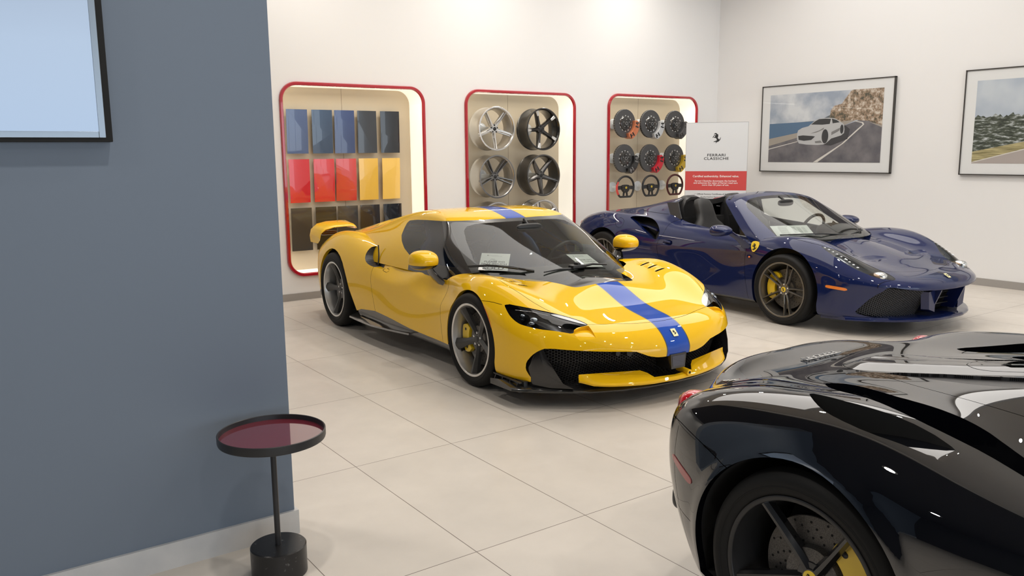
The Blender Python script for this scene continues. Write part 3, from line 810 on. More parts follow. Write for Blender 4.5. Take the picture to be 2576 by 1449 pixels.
def carglass(name, tint, refl=1.0):
    if name in MATS: return MATS[name]
    m = bpy.data.materials.new(name); m.use_nodes = True; nt = m.node_tree; nt.nodes.clear()
    o = nt.nodes.new('ShaderNodeOutputMaterial'); mx = nt.nodes.new('ShaderNodeMixShader'); t = nt.nodes.new('ShaderNodeBsdfTransparent'); g = nt.nodes.new('ShaderNodeBsdfGlossy')
    f = nt.nodes.new('ShaderNodeFresnel'); f.inputs['IOR'].default_value = 1.62*refl; t.inputs['Color'].default_value = (*tint, 1); g.inputs['Roughness'].default_value = 0.0
    nt.links.new(f.outputs[0], mx.inputs[0]); nt.links.new(t.outputs[0], mx.inputs[1]); nt.links.new(g.outputs[0], mx.inputs[2]); nt.links.new(mx.outputs[0], o.inputs['Surface'])
    MATS[name] = m; return m
def hexmesh(name, scale, c0=(0.002, 0.002, 0.002), c1=(0.06, 0.06, 0.065), flat=(1, 0, 1)):
    """honeycomb grille: a voronoi cell pattern in object space"""
    m = mat(name, c1, 0.35, spec=0.5); t = nd(m, 'ShaderNodeTexCoord'); v = nd(m, 'ShaderNodeTexVoronoi', feature='DISTANCE_TO_EDGE'); v.inputs['Scale'].default_value = scale; v.inputs['Randomness'].default_value = 0.0
    mp = nd(m, 'ShaderNodeMapping'); mp.inputs['Scale'].default_value = flat; lk(m, t.outputs['Object'], mp.inputs['Vector']); v.voronoi_dimensions = '2D'
    if flat[1] == 0:
        sx = nd(m, 'ShaderNodeSeparateXYZ'); cx = nd(m, 'ShaderNodeCombineXYZ'); lk(m, mp.outputs['Vector'], sx.inputs[0]); ad = nd(m, 'ShaderNodeMath', operation='ADD'); sy = nd(m, 'ShaderNodeSeparateXYZ'); lk(m, t.outputs['Object'], sy.inputs[0]); lk(m, sx.outputs[0], ad.inputs[0]); lk(m, sy.outputs[1], ad.inputs[1]); lk(m, ad.outputs[0], cx.inputs[0]); lk(m, sx.outputs[2], cx.inputs[1]); lk(m, cx.outputs[0], v.inputs['Vector'])
    else: lk(m, mp.outputs['Vector'], v.inputs['Vector'])
    col = ramp(m, v.outputs['Distance'], [(0.10, c1), (0.16, c0)]); lk(m, col, bsdf(m).inputs['Base Color']); return m
def hexgrid(u0, u1, v0, v1, size, inside, t=0.22):
    """honeycomb strands as flat quads in (u, v); inside(u, v) keeps a strand"""
    h = size*math.sqrt(3)/2; segs = []
    for i in range(int((u1-u0)/(size*0.75))+2):
        for j in range(int((v1-v0)/h)+2):
            cx, cy = u0+i*size*0.75, v0+j*h+(h/2 if i % 2 else 0)
            for k in (0, 1, 2):
                a, b = R(60*k), R(60*k+60); p = (cx+size/2*math.cos(a), cy+size/2*math.sin(a)); q = (cx+size/2*math.cos(b), cy+size/2*math.sin(b)); segs.append((p, q))
    S_ = np.array(segs); mid = S_.mean(1); return S_[inside(mid[:, 0], mid[:, 1])]
def strands(S_, pos, w, d=0.006):
    """turn (u, v) strands into ribbons; pos(u, v) -> 3D, face towards +x"""
    a, b = S_[:, 0], S_[:, 1]; e = b-a; l = np.linalg.norm(e, axis=1)[:, None]; n = np.stack([-e[:, 1], e[:, 0]], 1)/l*w/2
    c = [a+n, b+n, b-n, a-n]; P = [pos(q[:, 0], q[:, 1]) for q in c]; m = len(a); V = np.vstack(P+[p-[d, 0, 0] for p in P]); i = np.arange(m); F = []
    q4 = lambda A, B, C, D: F.extend([np.stack([i+A*m, i+B*m, i+C*m], 1), np.stack([i+A*m, i+C*m, i+D*m], 1)])
    q4(0, 1, 2, 3); q4(0, 4, 5, 1); q4(3, 2, 6, 7)
    return flatten(Surf(V, np.vstack(F)))

# ------------------------------------------------------------------ yellow coupe
yel = mat('yellow_paint', (0.84, 0.50, 0.010), 0.5, coat=1.0, coat_rough=0.0, spec=0.0)
ybl = mat('blue_stripe_paint', (0.010, 0.070, 0.42), 0.5, coat=1.0, coat_rough=0.0, spec=0.0)
ybl2 = mat('dark_stripe_edge', (0.02, 0.03, 0.035), 0.3, coat=1.0, coat_rough=0.0)
gapm = mat('panel_gap', (0.01, 0.008, 0.005), 0.8)
carbon = mat('carbon_black', (0.018, 0.018, 0.018), 0.18, coat=0.7)
glassf = carglass('windscreen_glass', (0.86, 0.92, 0.89)); glasss = carglass('side_window_glass', (0.60, 0.66, 0.64), 1.10)
lampg = carglass('lamp_cover', (0.82, 0.84, 0.86))
silver = mat('polished_silver', (0.80, 0.80, 0.79), 0.18, metal=1.0)
lipm = mat('machined_rim', (0.68, 0.67, 0.65), 0.32, metal=0.85)
spk = mat('spoke_graphite', (0.040, 0.039, 0.038), 0.30, spec=0.6)
amber = mat('amber_marker', (0.75, 0.18, 0.03), 0.2, coat=0.8)
redl = mat('red_lamp_glass', (0.50, 0.010, 0.02), 0.12, coat=1.0)
leather = mat('black_leather', (0.020, 0.020, 0.021), 0.42); bump(leather, noise(leather, 350, 3), 0.15, 0.001)
greyt = mat('dash_grey', (0.055, 0.053, 0.05), 0.6)
paper = mat('white_paper', (0.86, 0.86, 0.85), 0.6)
ink = mat('black_ink', (0.03, 0.03, 0.03), 0.6)
def arch_poly(cx, cz, r, low_f, low_b, z0=-0.05):
    P = [(cx+low_f, z0)]
    for a in np.linspace(-12, 192, 40): P.append((cx+r*math.cos(R(a)), cz+r*math.sin(R(a))))
    P.append((cx+low_b, z0)); return P
def sidecut(s, P, ymin=0.55):
    g = seg_sd(P, s.V[:, 0], s.V[:, 2]); return cut(s, np.maximum(g, ymin-np.abs(s.V[:, 1])))
def archwork(body, archs, mats, parent, depth=0.30, lipd=0.035, zl=0.10):
    """cut the wheel openings, give each a rolled lip and a dark liner"""
    for P in archs:
        i, body = sidecut(body, P)
        edge = Surf(i.V, i.F, i.N)
        for sd in (-1, 1):
            g, _ = cut(edge, -sd*edge.V[:, 1])
            lip = wall(g, np.array([0, -sd*lipd, 0.0]), keep=lambda m: m[:, 2] > zl)
            if lip is not None: put('arch_lip', lip, mats[0], parent)
            g2 = g.moved(np.array([0, -sd*lipd, 0])); ln = wall(g2, np.array([0, -sd*(depth-lipd), 0.0]), keep=lambda m: m[:, 2] > 0.10)
            fl = g.moved(np.array([0, -sd*depth, 0])); V = fl.V.copy(); V[:, 1] = sd*(np.abs(g.V[:, 1]).max()-depth)
            put('wheel_arch_liner', join(ln, Surf(V, g.F), Surf(V, g.F[:, ::-1])), matte, parent)
    return body
def paperf(w, h): return box(-w/2, w/2, -0.0006, 0.0006, 0, h)

def seat_s(w=0.50, lean=22, head=True):
    """car seat facing +x, on the floor at z=0: (shell, cushions)"""
    def pad(secs): return loft(secs, sharp=60)
    def ring_(cx, cz, hw, hd, tilt=0.0, ex=4):
        out = []
        for k in range(20):
            t = 2*math.pi*k/20; c, s_ = math.cos(t), math.sin(t); u = np.sign(c)*abs(c)**(2/ex)*hd; v = np.sign(s_)*abs(s_)**(2/ex)*hw
            out.append((cx+u*math.cos(tilt), v, cz+u*math.sin(tilt)))
        return out
    back = [ring_(-0.16-math.tan(R(lean))*z, 0.22+z, hw, hd) for z, hw, hd in ((0.0, w*0.44, .08), (0.06, w*0.50, .10), (0.22, w*0.52, .09), (0.36, w*0.50, .075), (0.46, w*0.42, .06), (0.52, w*0.28, .05), (0.60, w*0.25, .055), (0.68, w*0.24, .055), (0.73, w*0.19, .045), (0.75, w*0.08, .02))]
    cush = [[(x, y*w*0.5, 0.12+z) for y, z in ((-1, 0), (-1.04, .08), (-0.9, .15), (-0.6, .10), (0, .085), (0.6, .10), (0.9, .15), (1.04, .08), (1, 0))] for x in (-0.18, -0.05, 0.12, 0.28)]
    cush.append([(0.34, y*w*0.46, 0.14+z) for y, z in ((-1, 0), (-1.0, .04), (-0.9, .06), (-0.6, .05), (0, .05), (0.6, .05), (0.9, .06), (1.0, .04), (1, 0))])
    return join(pad(back), pad(cush))
def steering_s(r=0.18, tr=0.016, flat=True):
    """steering wheel in the xz plane facing -y (towards the driver), centre at origin"""
    th = np.linspace(0, 2*math.pi, 73)[:-1]; pts = []
    for t in th:
        x, z = r*math.cos(t), r*math.sin(t)
        if flat: z = max(z, -r*0.80) + (0.006*math.cos(t*2) if z > -r*.7 else 0)
        pts.append((x, 0, z))
    rim = tube(pts, tr, 12, closed=True)
    return rim
def steering_hub(r=0.18):
    P = [(-0.075, 0.028), (-0.045, 0.045), (0.045, 0.045), (0.075, 0.028), (0.085, -0.01), (0.06, -0.05), (0.03, -0.075), (-0.03, -0.075), (-0.06, -0.05), (-0.085, -0.01)]
    hub = prism(rnd(P, 2), 0.04, 'y', at=-0.02, bev=0.008)
    sp = [prism([(-r, 0.022), (-0.06, 0.03), (-0.06, -0.025), (-r, -0.03)], 0.02, 'y', at=-0.008), prism([(r, 0.022), (0.06, 0.03), (0.06, -0.025), (r, -0.03)], 0.02, 'y', at=-0.008),
          prism([(-0.05, -r*0.80), (-0.028, -r*0.80), (-0.012, -0.06), (-0.04, -0.06)], 0.016, 'y', at=-0.008), prism([(0.05, -r*0.80), (0.028, -r*0.80), (0.012, -0.06), (0.04, -0.06)], 0.016, 'y', at=-0.008)]
    return join(hub, *sp)
def ellipsoid(rx, ry, rz, ex=2.0, n=24, m=16):
    V, F = cube(12, 12, 12); r = (np.abs(V)**ex).sum(1)**(1/ex); V = V/r[:, None]; return Surf(V*[rx, ry, rz], F)
def mirror_s(wd=0.20, ht=0.115, dp=0.11):
    """door mirror head, glass to the rear (-x): (shell, glass)"""
    V, F = cube(16, 16, 16); r = (np.abs(V)**2.6).sum(1)**(1/2.6); V = V/r[:, None]
    x, y, z = V.T; x2 = np.where(x < 0, x*0.30, x*1.0); V = np.stack([x2*dp, y*wd/2*(1-0.12*np.maximum(x, 0)), z*ht/2*(1-0.25*np.maximum(x, 0)**2)], 1)
    s = Surf(V, F); g, shell = cut(s, s.V[:, 0]+dp*0.26); gl = g.copy()
    return shell, Surf(np.stack([np.full(len(gl.V), -dp*0.20), gl.V[:, 1]*0.93, gl.V[:, 2]*0.93], 1), gl.F)

# ------------------------------------------------------------------ display niches
beige = mat('beige_leather', (0.56, 0.48, 0.36), 0.55); bump(beige, noise(beige, 260, 3), 0.05, 0.001)
glow = mat('backlit_cream_acrylic', (0.90, 0.86, 0.74), 0.5, emit=(1.0, 0.95, 0.85), estr=0.50)
redtrim = mat('red_acrylic', (0.42, 0.010, 0.022), 0.12, coat=1.0)
seam_m = mat('seam_line', (0.16, 0.12, 0.08), 0.8)
def ringstrip(n, r, d0, d1, inset=0.0):
    x0, x1, z0, z1 = n; P = np.array(rrect(x0+inset, x1-inset, z0+inset, z1-inset, r-inset)); P = np.vstack([P, P[:1]])
    return grid(np.stack([np.stack([P[:, 0], np.full(len(P), d), P[:, 1]], 1) for d in (d0, d1)]))
NAMES = ['the first wall niche, with the paint samples', 'the middle wall niche, with the alloy rims', 'the last wall niche, with discs and steering wheels']
for n, (nc, lb) in enumerate(zip(NICHE, NAMES)):
    x0, x1, z0, z1 = nc
    s = ringstrip(nc, .17, WY, WY+ND); mid = np.array([(x0+x1)/2, WY, (z0+z1)/2]); f = s.F; c = s.V[f].mean(1)-mid
    bad = (np.cross(s.V[f[:, 1]]-s.V[f[:, 0]], s.V[f[:, 2]]-s.V[f[:, 0]])*c).sum(1) > 0; s = Surf(s.V, np.where(bad[:, None], f[:, ::-1], f))
    o = put('niche_lining', s, glow, wall_back_o)
    sx = [4.220, 6.650, 9.087][n]
    V2, F2 = plate_holes(rrect(x0, x1, z0, z1, .17), [])
    bk = put('back_panel', upright(V2, F2, WY+ND-.004), beige, o); put('seam', [box(sx-.002, sx+.002, WY+ND-.0045, WY+ND-.0035, z0, z1)], seam_m, bk)
    # red border, a rounded profile swept round the opening
    P = np.array(rrect(x0-.012, x1+.012, z0-.012, z1+.012, .182, 12)); C0 = np.array([(x0+x1)/2, (z0+z1)/2]); T = np.roll(P, -1, 0)-np.roll(P, 1, 0); T /= np.linalg.norm(T, axis=1)[:, None]; Nn = np.stack([T[:, 1], -T[:, 0]], 1)
    pr = [(-.020, .0), (-.021, -.016), (-.012, -.028), (.012, -.028), (.021, -.016), (.020, .0)]
    G = np.array([[(p[0]+nn[0]*a, WY+b, p[1]+nn[1]*a) for a, b in pr] for p, nn in zip(P, Nn)]); G = np.concatenate([G, G[:1]]); g = grid(G)
    fn = np.cross(g.V[g.F[:, 1]]-g.V[g.F[:, 0]], g.V[g.F[:, 2]]-g.V[g.F[:, 0]]).sum(0)
    if fn[1] > 0: g = Surf(g.V, g.F[:, ::-1])
    o = struct(put('trim_%d' % (n+2), creased(g, 50), redtrim))
    for (lx, ly, sx_, sy_) in (((x0+x1)/2, z1-.02, x1-x0-.36, .03),):
        ld = bpy.data.lights.new('niche_led', 'AREA'); ld.shape = 'RECTANGLE'; ld.size = sx_; ld.size_y = .03; ld.energy = 4.0; ld.color = (1, .93, .80)
        lo = bpy.data.objects.new('niche_led', ld); COL.objects.link(lo); lo.location = (lx, WY+.05, z1-.012); lo.rotation_euler = (R(-12), 0, 0)

# colour sample panels
CX = [3.632, 3.938, 4.220, 4.514, 4.822]; CZ = [1.918, 1.350, .785]
PC = [[('slate blue', (.060, .095, .21)), ('dark teal blue', (.030, .060, .12)), ('navy blue', (.030, .055, .16)), ('charcoal', (.025, .030, .038)), ('mirror black', (.008, .010, .014))],
      [('crimson red', (.55, .020, .028)), ('bright red', (.62, .028, .030)), ('orange red', (.60, .045, .035)), ('deep yellow', (.78, .48, .07)), ('pale yellow', (.86, .56, .12))],
      [('satin anthracite', (.030, .033, .036)), ('gloss black', (.008, .009, .010)), ('dark graphite', (.035, .038, .042)), ('brown black', (.022, .018, .017)), ('jet black', (.006, .007, .009))]]
rng = random.Random(5)
ROWN = ['top', 'middle', 'bottom']; COLN = ['first', 'second', 'third', 'fourth', 'fifth']
for r in range(3):
    for c in range(5):
        nm, col = PC[r][c]
        m = mat('sample_'+nm.replace(' ', '_'), col, 0.25, coat=1.0, coat_rough=0.02, metal=0.0)
        n_ = 20; u, v = np.meshgrid(np.linspace(-.127, .127, n_+1), np.linspace(-.252, .252, 2*n_+1), indexing='ij')
        bow = .005*(u/.127)**2+rng.uniform(-.06, .08)*u
        folds = []
        P = np.stack([u, bow, v], -1); s = grid(P)
        for _ in range(2):
            a = rng.uniform(.4, 1.1)*rng.choice([-1, 1]); off = rng.uniform(-.14, .14); g = (s.V[:, 2]-off)*math.cos(a)-s.V[:, 0]*math.sin(a); i, o_ = cut(s, g)
            sl = rng.uniform(.05, .10); gi = (i.V[:, 2]-off)*math.cos(a)-i.V[:, 0]*math.sin(a); V = i.V.copy(); V[:, 1] += -gi*sl*.5; i = Surf(V, i.F); s = join(i, Surf(o_.V, o_.F))
        fn = np.cross(s.V[s.F[:, 1]]-s.V[s.F[:, 0]], s.V[s.F[:, 2]]-s.V[s.F[:, 0]]).sum(0)
        if fn[1] > 0: s = Surf(s.V, s.F[:, ::-1])
        q, inv = np.unique(np.round(s.V, 5), axis=0, return_inverse=True); F = inv.reshape(-1)[s.F]; ok = (F[:, 0] != F[:, 1]) & (F[:, 1] != F[:, 2]) & (F[:, 0] != F[:, 2])
        s = creased(Surf(q, F[ok]), 2.0)
        w = wall(Surf(q, F[ok]), np.array([0, .005, 0]))
        t = thing('paint_sample', '%s glossy paint sample panel, %s from the left in the %s row' % (nm, COLN[c], ROWN[r]), 'paint sample', (CX[c], WY+ND-.075, CZ[r]), 0, 'paint sample panels')
        put('painted_sheet', [s, w], m, t); put('wall_mount', box(-.03, .03, .022, .0712, -.03, .03), satin, t)

# alloy rims on the middle niche
def rim_display(loc, label, spokes, face, barrelm, a0, nut=True, capm=None):
    t = thing('alloy_rim', label, 'alloy rim', loc, 0, 'alloy rims on display')
    put('rim_barrel', join(creased(lathe([(.276, .25), (.280, .235), (.272, .225), (.262, .20), (.250, .12), (.250, .06), (.262, .02), (.274, .012), (.280, 0), (.274, -.003), (.262, .002), (.252, .02), (.242, .06), (.240, .12), (.250, .20), (.262, .235), (.276, .25)], 96, 'y'), 45)), barrelm, t)
    put('rim_lip', creased(lathe([(.262, .0), (.266, -.006), (.279, -.005), (.282, .001)], 96, 'y'), 40), face, t)
    sp = put('spokes', join(*[xf(s, rot=roty(R(a0))) for s in spokes], hub_s(.062, .055, .05)), face, t)
    if nut: put('bolt_holes', nuts_s(.046, .057, rad=.011), satin, sp)
    put('hub_cap', lathe([(0, .049), (.024, .050), (.027, .056)], 24, 'y'), capm or satin, sp)
    put('mounting_disc', [lathe([(0, .40-.02), (.085, .40-.02), (.085, .43-.008)], 40, 'y'), lathe([(.03, .10), (.03, .43)], 20, 'y')], mat('frosted_disc', (.60, .63, .66), .25, coat=.5), t)
    return t
sil = mat('silver_rim', (.50, .47, .43), .30, metal=.8); bright = mat('bright_cut_face', (.80, .80, .79), .22, metal=.9); gun = mat('gunmetal_rim', (.10, .095, .09), .28, metal=.7)
dk = mat('dark_rim', (.035, .034, .033), .22, metal=.5, coat=.6); greyf = mat('grey_rim', (.26, .26, .26), .3, metal=.75); chromef = mat('pale_silver_face', (.70, .70, .70), .2, metal=.9)
WXs, WZs = [6.174, 6.934], [1.962, 1.346, .735]; yy = WY+ND-.435
A = star5(.04, .262, .05, .030, .055, .008, .05, .4, a0=270, mid=.026)+star5(.05, .262, .055, .045, .075, .03, .03, .9, a0=270)
rim_display((WXs[0], yy, WZs[0]), 'silver five-spoke rim with bright machined spoke edges, upper left of the rim niche', A, bright, sil, 0)
Bs = star5(.04, .262, .055, .045, .06, .012, .05, .5, a0=270, mid=.045)
o = rim_display((WXs[1], yy, WZs[0]), 'black five-spoke rim with silver-tipped spokes, upper right of the rim niche', Bs, dk, dk, 14)
parts('silver_spoke_tips', join(*[xf(ang(spoke(np.arange(3), np.array([.19, .225, .262]), np.array([.030, .042, .048]), np.array([.018, .0125, .008]), np.full(3, .012), .8), 270+72*k), rot=roty(R(14))) for k in range(5)]), bright, o)
Cs = star5(.04, .262, .050, .040, .055, .008, .05, .4, a0=270, fork=.026)
rim_display((WXs[0], yy, WZs[1]), 'grey rim with five twin spokes, second row left in the rim niche', Cs, greyf, sil, 0)
Ds = star5(.035, .262, .070, .026, .060, .008, .05, .3, a0=270, mid=.055)+star5(.05, .262, .03, .05, .070, .03, .03, .9, a0=270)
rim_display((WXs[1], yy, WZs[1]), 'dark gunmetal star-shaped rim, second row right in the rim niche', Ds, mat('gun_face', (.16, .155, .15), .3, metal=.8), gun, 0)
rim_display((WXs[0], yy, WZs[2]), 'pale silver multi-spoke rim peeking over the yellow roof, lower left of the rim niche', star5(.04, .262, .03, .022, .055, .008, .04, .4, a0=270, n=7, fork=.018), chromef, sil, 0)
rim_display((WXs[1], yy, WZs[2]), 'pale silver five-spoke rim half hidden by the yellow roof, lower right of the rim niche', star5(.04, .262, .05, .055, .055, .008, .04, .4, a0=250), chromef, chromef, 0)

# brake discs with calipers and steering wheels in the last niche
DX = [8.563, 9.088, 9.610]; frost = mat('frosted_disc')
CAL = [[('copper', (.62, .20, .09)), ('silver', (.62, .63, .64)), ('dark grey', (.055, .055, .058))], [('black', (.012, .012, .012)), ('red', (.55, .015, .03)), ('gold yellow', (.62, .42, .03))]]
dsc = mat('grey_disc', (.085, .085, .087), .45, metal=.4); speckle(dsc, 240, (.07, .07, .072), (.105, .105, .107))
yb = WY+ND-.285
for r, z in enumerate((2.062, 1.553)):
    for c, x in enumerate(DX):
        nm, col = CAL[r][c]; t = thing('brake_disc', 'dark grey ventilated brake disc with a %s caliper, %s row' % (nm, ROWN[r] if r == 0 else 'second'), 'brake disc', (x, yb, z), 0, 'brake discs on display')
        put('friction_ring', creased(lathe([(.085, .006), (.085, 0), (.203, 0), (.206, .003), (.206, .036), (.085, .036)], 72, 'y'), 30), dsc, t)
        vents = join(*[xf(box(-.006, .006, .009, .027, .2055, .2075), rot=roty(R(10*k))) for k in range(36)]); put('cooling_vents', vents, matte, t)
        bell = put('disc_bell', creased(lathe([(0, -.028), (.075, -.028), (.098, -.018), (.110, .004)], 40, 'y'), 30), dk, t)
        put('bobbins', join(*[xf(box(-.011, .011, -.006, .004, .104, .118, .002), rot=roty(R(30*k))) for k in range(12)]), bright, bell)
        put('bell_centre', [creased(lathe([(.014, -.032), (.026, -.032), (.028, -.026)], 24, 'y'), 30)]+[xf(lathe([(0, -.031), (.008, -.031), (.009, -.026)], 12, 'y'), (.055*math.cos(R(72*k+18)), 0, .055*math.sin(R(72*k+18)))) for k in range(5)], greyf, bell)
        b, bl = caliper_s(-80, 14, .148, .246, -.052, .075); cm = mat('caliper_'+nm.replace(' ', '_'), col, .28, metal=.3 if nm in ('copper', 'silver', 'gold yellow') else 0, coat=.6)
        cp = put('caliper', b, cm, t); put('caliper_ribs', join(*[xf(box(-.010, .010, -.057, -.05, .165, .225, .002), rot=roty(R(90-a))) for a in (-68, -52, -14, 2)], bl), dk if nm != 'black' else greyf, cp)
        put('mounting_disc', [lathe([(0, .255), (.075, .255), (.075, .278)], 32, 'y'), lathe([(.022, .03), (.022, .27)], 16, 'y')], frost, t)
SW = [('black steering wheel with a red leather section on its left rim', 'sw1'), ('all-black steering wheel with yellow centre badge', 'sw2'), ('dark burgundy leather steering wheel with black hub', 'sw3')]
burg = mat('burgundy_leather', (.075, .012, .012), .4); redlth = mat('red_leather', (.60, .07, .06), .45)
for c, x in enumerate(DX):
    t = thing('steering_wheel', SW[c][0]+', on the wall', 'steering wheel', (x, yb-.02, 1.125), 0, 'steering wheels on display')
    rimm = leather
    rm = xf(steering_s(.170, .0155), rot=rotx(R(0))); put('rim', rm, rimm if c != 2 else burg, t)
    if c == 0: put('red_grip', tube([(.170*math.cos(R(a)), 0, .170*math.sin(R(a))) for a in np.linspace(150, 215, 14)], .0168, 12), redlth, t)
    h = put('hub', steering_hub(.17), satin, t)
    put('yellow_badge', creased(lathe([(0, -.0225), (.016, -.0225), (.017, -.019)], 24, 'y'), 30), capy, h); put('horse_mark', xf(horse(.022), (0, -.0228, 0)), matte, h)
    parts('controls', join(*[xf(box(-.012, .012, -.026, -.018, -.008, .008, .003), (a, 0, b)) for a, b in ((-.062, -.02), (.062, -.02), (-.045, -.045), (.045, -.045), (-.07, .012), (.07, .012))]), dk, h)
    put('mounting_disc', [lathe([(0, .275), (.075, .275), (.075, .298)], 32, 'y'), lathe([(.020, .02), (.020, .29)], 16, 'y')], frost, t)

# ------------------------------------------------------------------ poster board by the room corner
pw = mat('poster_white', (.72, .73, .74), .5); pr_ = mat('poster_red', (.62, .075, .07), .5); pt = mat('poster_black', (.02, .02, .02), .6); ptw = mat('poster_text_white', (.85, .83, .80), .6); edge = mat('poster_edge', (.35, .35, .35), .4)
PA, PB = np.array([9.307, 8.634]), np.array([9.852, 7.947]); PW = float(np.linalg.norm(PB-PA)); pa = math.atan2(PB[1]-PA[1], PB[0]-PA[0])
t = thing('poster_board', 'tall white poster board with a red band and black horse emblem, standing in the corner', 'poster board', ((PA[0]+PB[0])/2, (PA[1]+PB[1])/2, 0), pa)
put('board', box(-PW/2, PW/2, 0, .012, .012, 2.060), pw, t); put('edge_strip', [box(-PW/2-.004, -PW/2, -.001, .014, .012, 2.064), box(PW/2, PW/2+.004, -.001, .014, .012, 2.064), box(-PW/2, PW/2, -.001, .014, 2.060, 2.064)], edge, t)
put('base_plate', box(-.36, .36, -.16, .16, 0, .012, .002), edge, t)
put('red_band', box(-PW/2, PW/2, -.0012, .001, 1.078, 1.358), pr_, t)
put('horse_emblem', xf(horse(.150, .0012), (.0, 0, 1.838)), pt, t)
def ptxt(name, s, z, size, m, width=1.25, x=0, al='CENTER', bold=0, sp=1.0): put(name, xf(text_surf(s, size, .0006, al, width, bold, spacing=sp), (x, -.0016, z)), m, t)
ptxt('title_text', 'FERRARI', 1.590, .052, pt, 1.30, bold=.0004, sp=1.08); ptxt('title_text', 'CLASSICHE', 1.540, .052, pt, 1.30, bold=.0004, sp=1.08)
ptxt('band_heading', 'Certified authenticity. Enhanced value.', 1.283, .042, ptw, 1.02, bold=.0008)
for k, s in enumerate(('Ferrari Classiche documents the heritage', 'and enhances the value of Ferrari road cars', 'more than 20 years of age.')): ptxt('band_text', s, 1.215-.030*k, .031, ptw, 1.16, bold=.0006)
ptxt('list_text', '\u2713 Official Factory Certificate of Authenticity', 1.022, .030, pt, 1.12); ptxt('list_text', 'Authoritative Ferrari Technical', .980, .030, pt, 1.12); ptxt('list_text', 'Factory Restoration', .940, .030, pt, 1.12)

# ------------------------------------------------------------------ framed photographs on the right wall
frm_m = mat('dark_metal_frame', (.07, .065, .06), .35, metal=.5); mat_w = mat('passe_partout', (.70, .71, .71), .55, coat=.12, coat_rough=.02)
def art(col, name, cr=.15): return mat('print_'+name, col, .5, coat=cr, coat_rough=.01)
def framed(label, y1, y0, z0, z1, layers):
    """y1 > y0: left and right edge as seen"""
    t = thing('framed_photograph', label, 'framed photograph', (WX, (y0+y1)/2, (z0+z1)/2)); yc, zc = (y0+y1)/2, (z0+z1)/2; hy, hz = (y1-y0)/2, (z1-z0)/2
    put('frame', [box(-.045, 0, -hy, hy, hz-.012, hz), box(-.045, 0, -hy, hy, -hz, -hz+.012), box(-.045, 0, -hy, -hy+.012, -hz, hz), box(-.045, 0, hy-.012, hy, -hz, hz)], frm_m, t)
    put('mount_board', box(-.034, -.002, -hy+.01, hy-.01, -hz+.01, hz-.01), mat_w, t)
    k = 0
    for name, m, P in layers:
        P = [(p[0]-yc, p[1]-zc) for p in P]; V, F = plate_holes(P, []); d = -.0345-.0004*k; k += 1
        V3 = np.stack([np.full(len(V), d), V[:, 0], V[:, 1]], 1); n = np.cross(V3[F[:, 1]]-V3[F[:, 0]], V3[F[:, 2]]-V3[F[:, 0]]); F = np.where((n[:, 0] > 0)[:, None], F[:, ::-1], F)
        mesh_obj(name, V3, F, m, t)
    return t
sky = art((.42, .47, .53), 'sky'); bs = ramp(sky, noise(sky, 3.0, 6), [(.35, (.30, .35, .43)), (.65, (.60, .63, .66))]); lk(sky, bs, bsdf(sky).inputs['Base Color'])
sea = art((.09, .16, .26), 'sea'); rock = art((.4, .33, .26), 'rock'); lk(rock, ramp(rock, noise(rock, 16, 8, .7), [(.38, (.07, .07, .05)), (.5, (.30, .21, .14)), (.64, (.62, .56, .48))]), bsdf(rock).inputs['Base Color'])
road = art((.12, .12, .13), 'road'); lk(road, ramp(road, noise(road, 5, 6), [(.3, (.085, .085, .10)), (.7, (.19, .18, .19))]), bsdf(road).inputs['Base Color'])
line = art((.62, .60, .56), 'line'); wallp = art((.34, .31, .27), 'parapet'); bodyc = art((.46, .47, .48), 'pale_car'); darkc = art((.04, .042, .045), 'dark'); midc = art((.20, .20, .20), 'mid'); shad = art((.05, .05, .055), 'shadow'); dist = art((.10, .12, .14), 'distant')
PYL, PYR, PZB, PZT = 8.050, 6.255, 1.480, 2.457
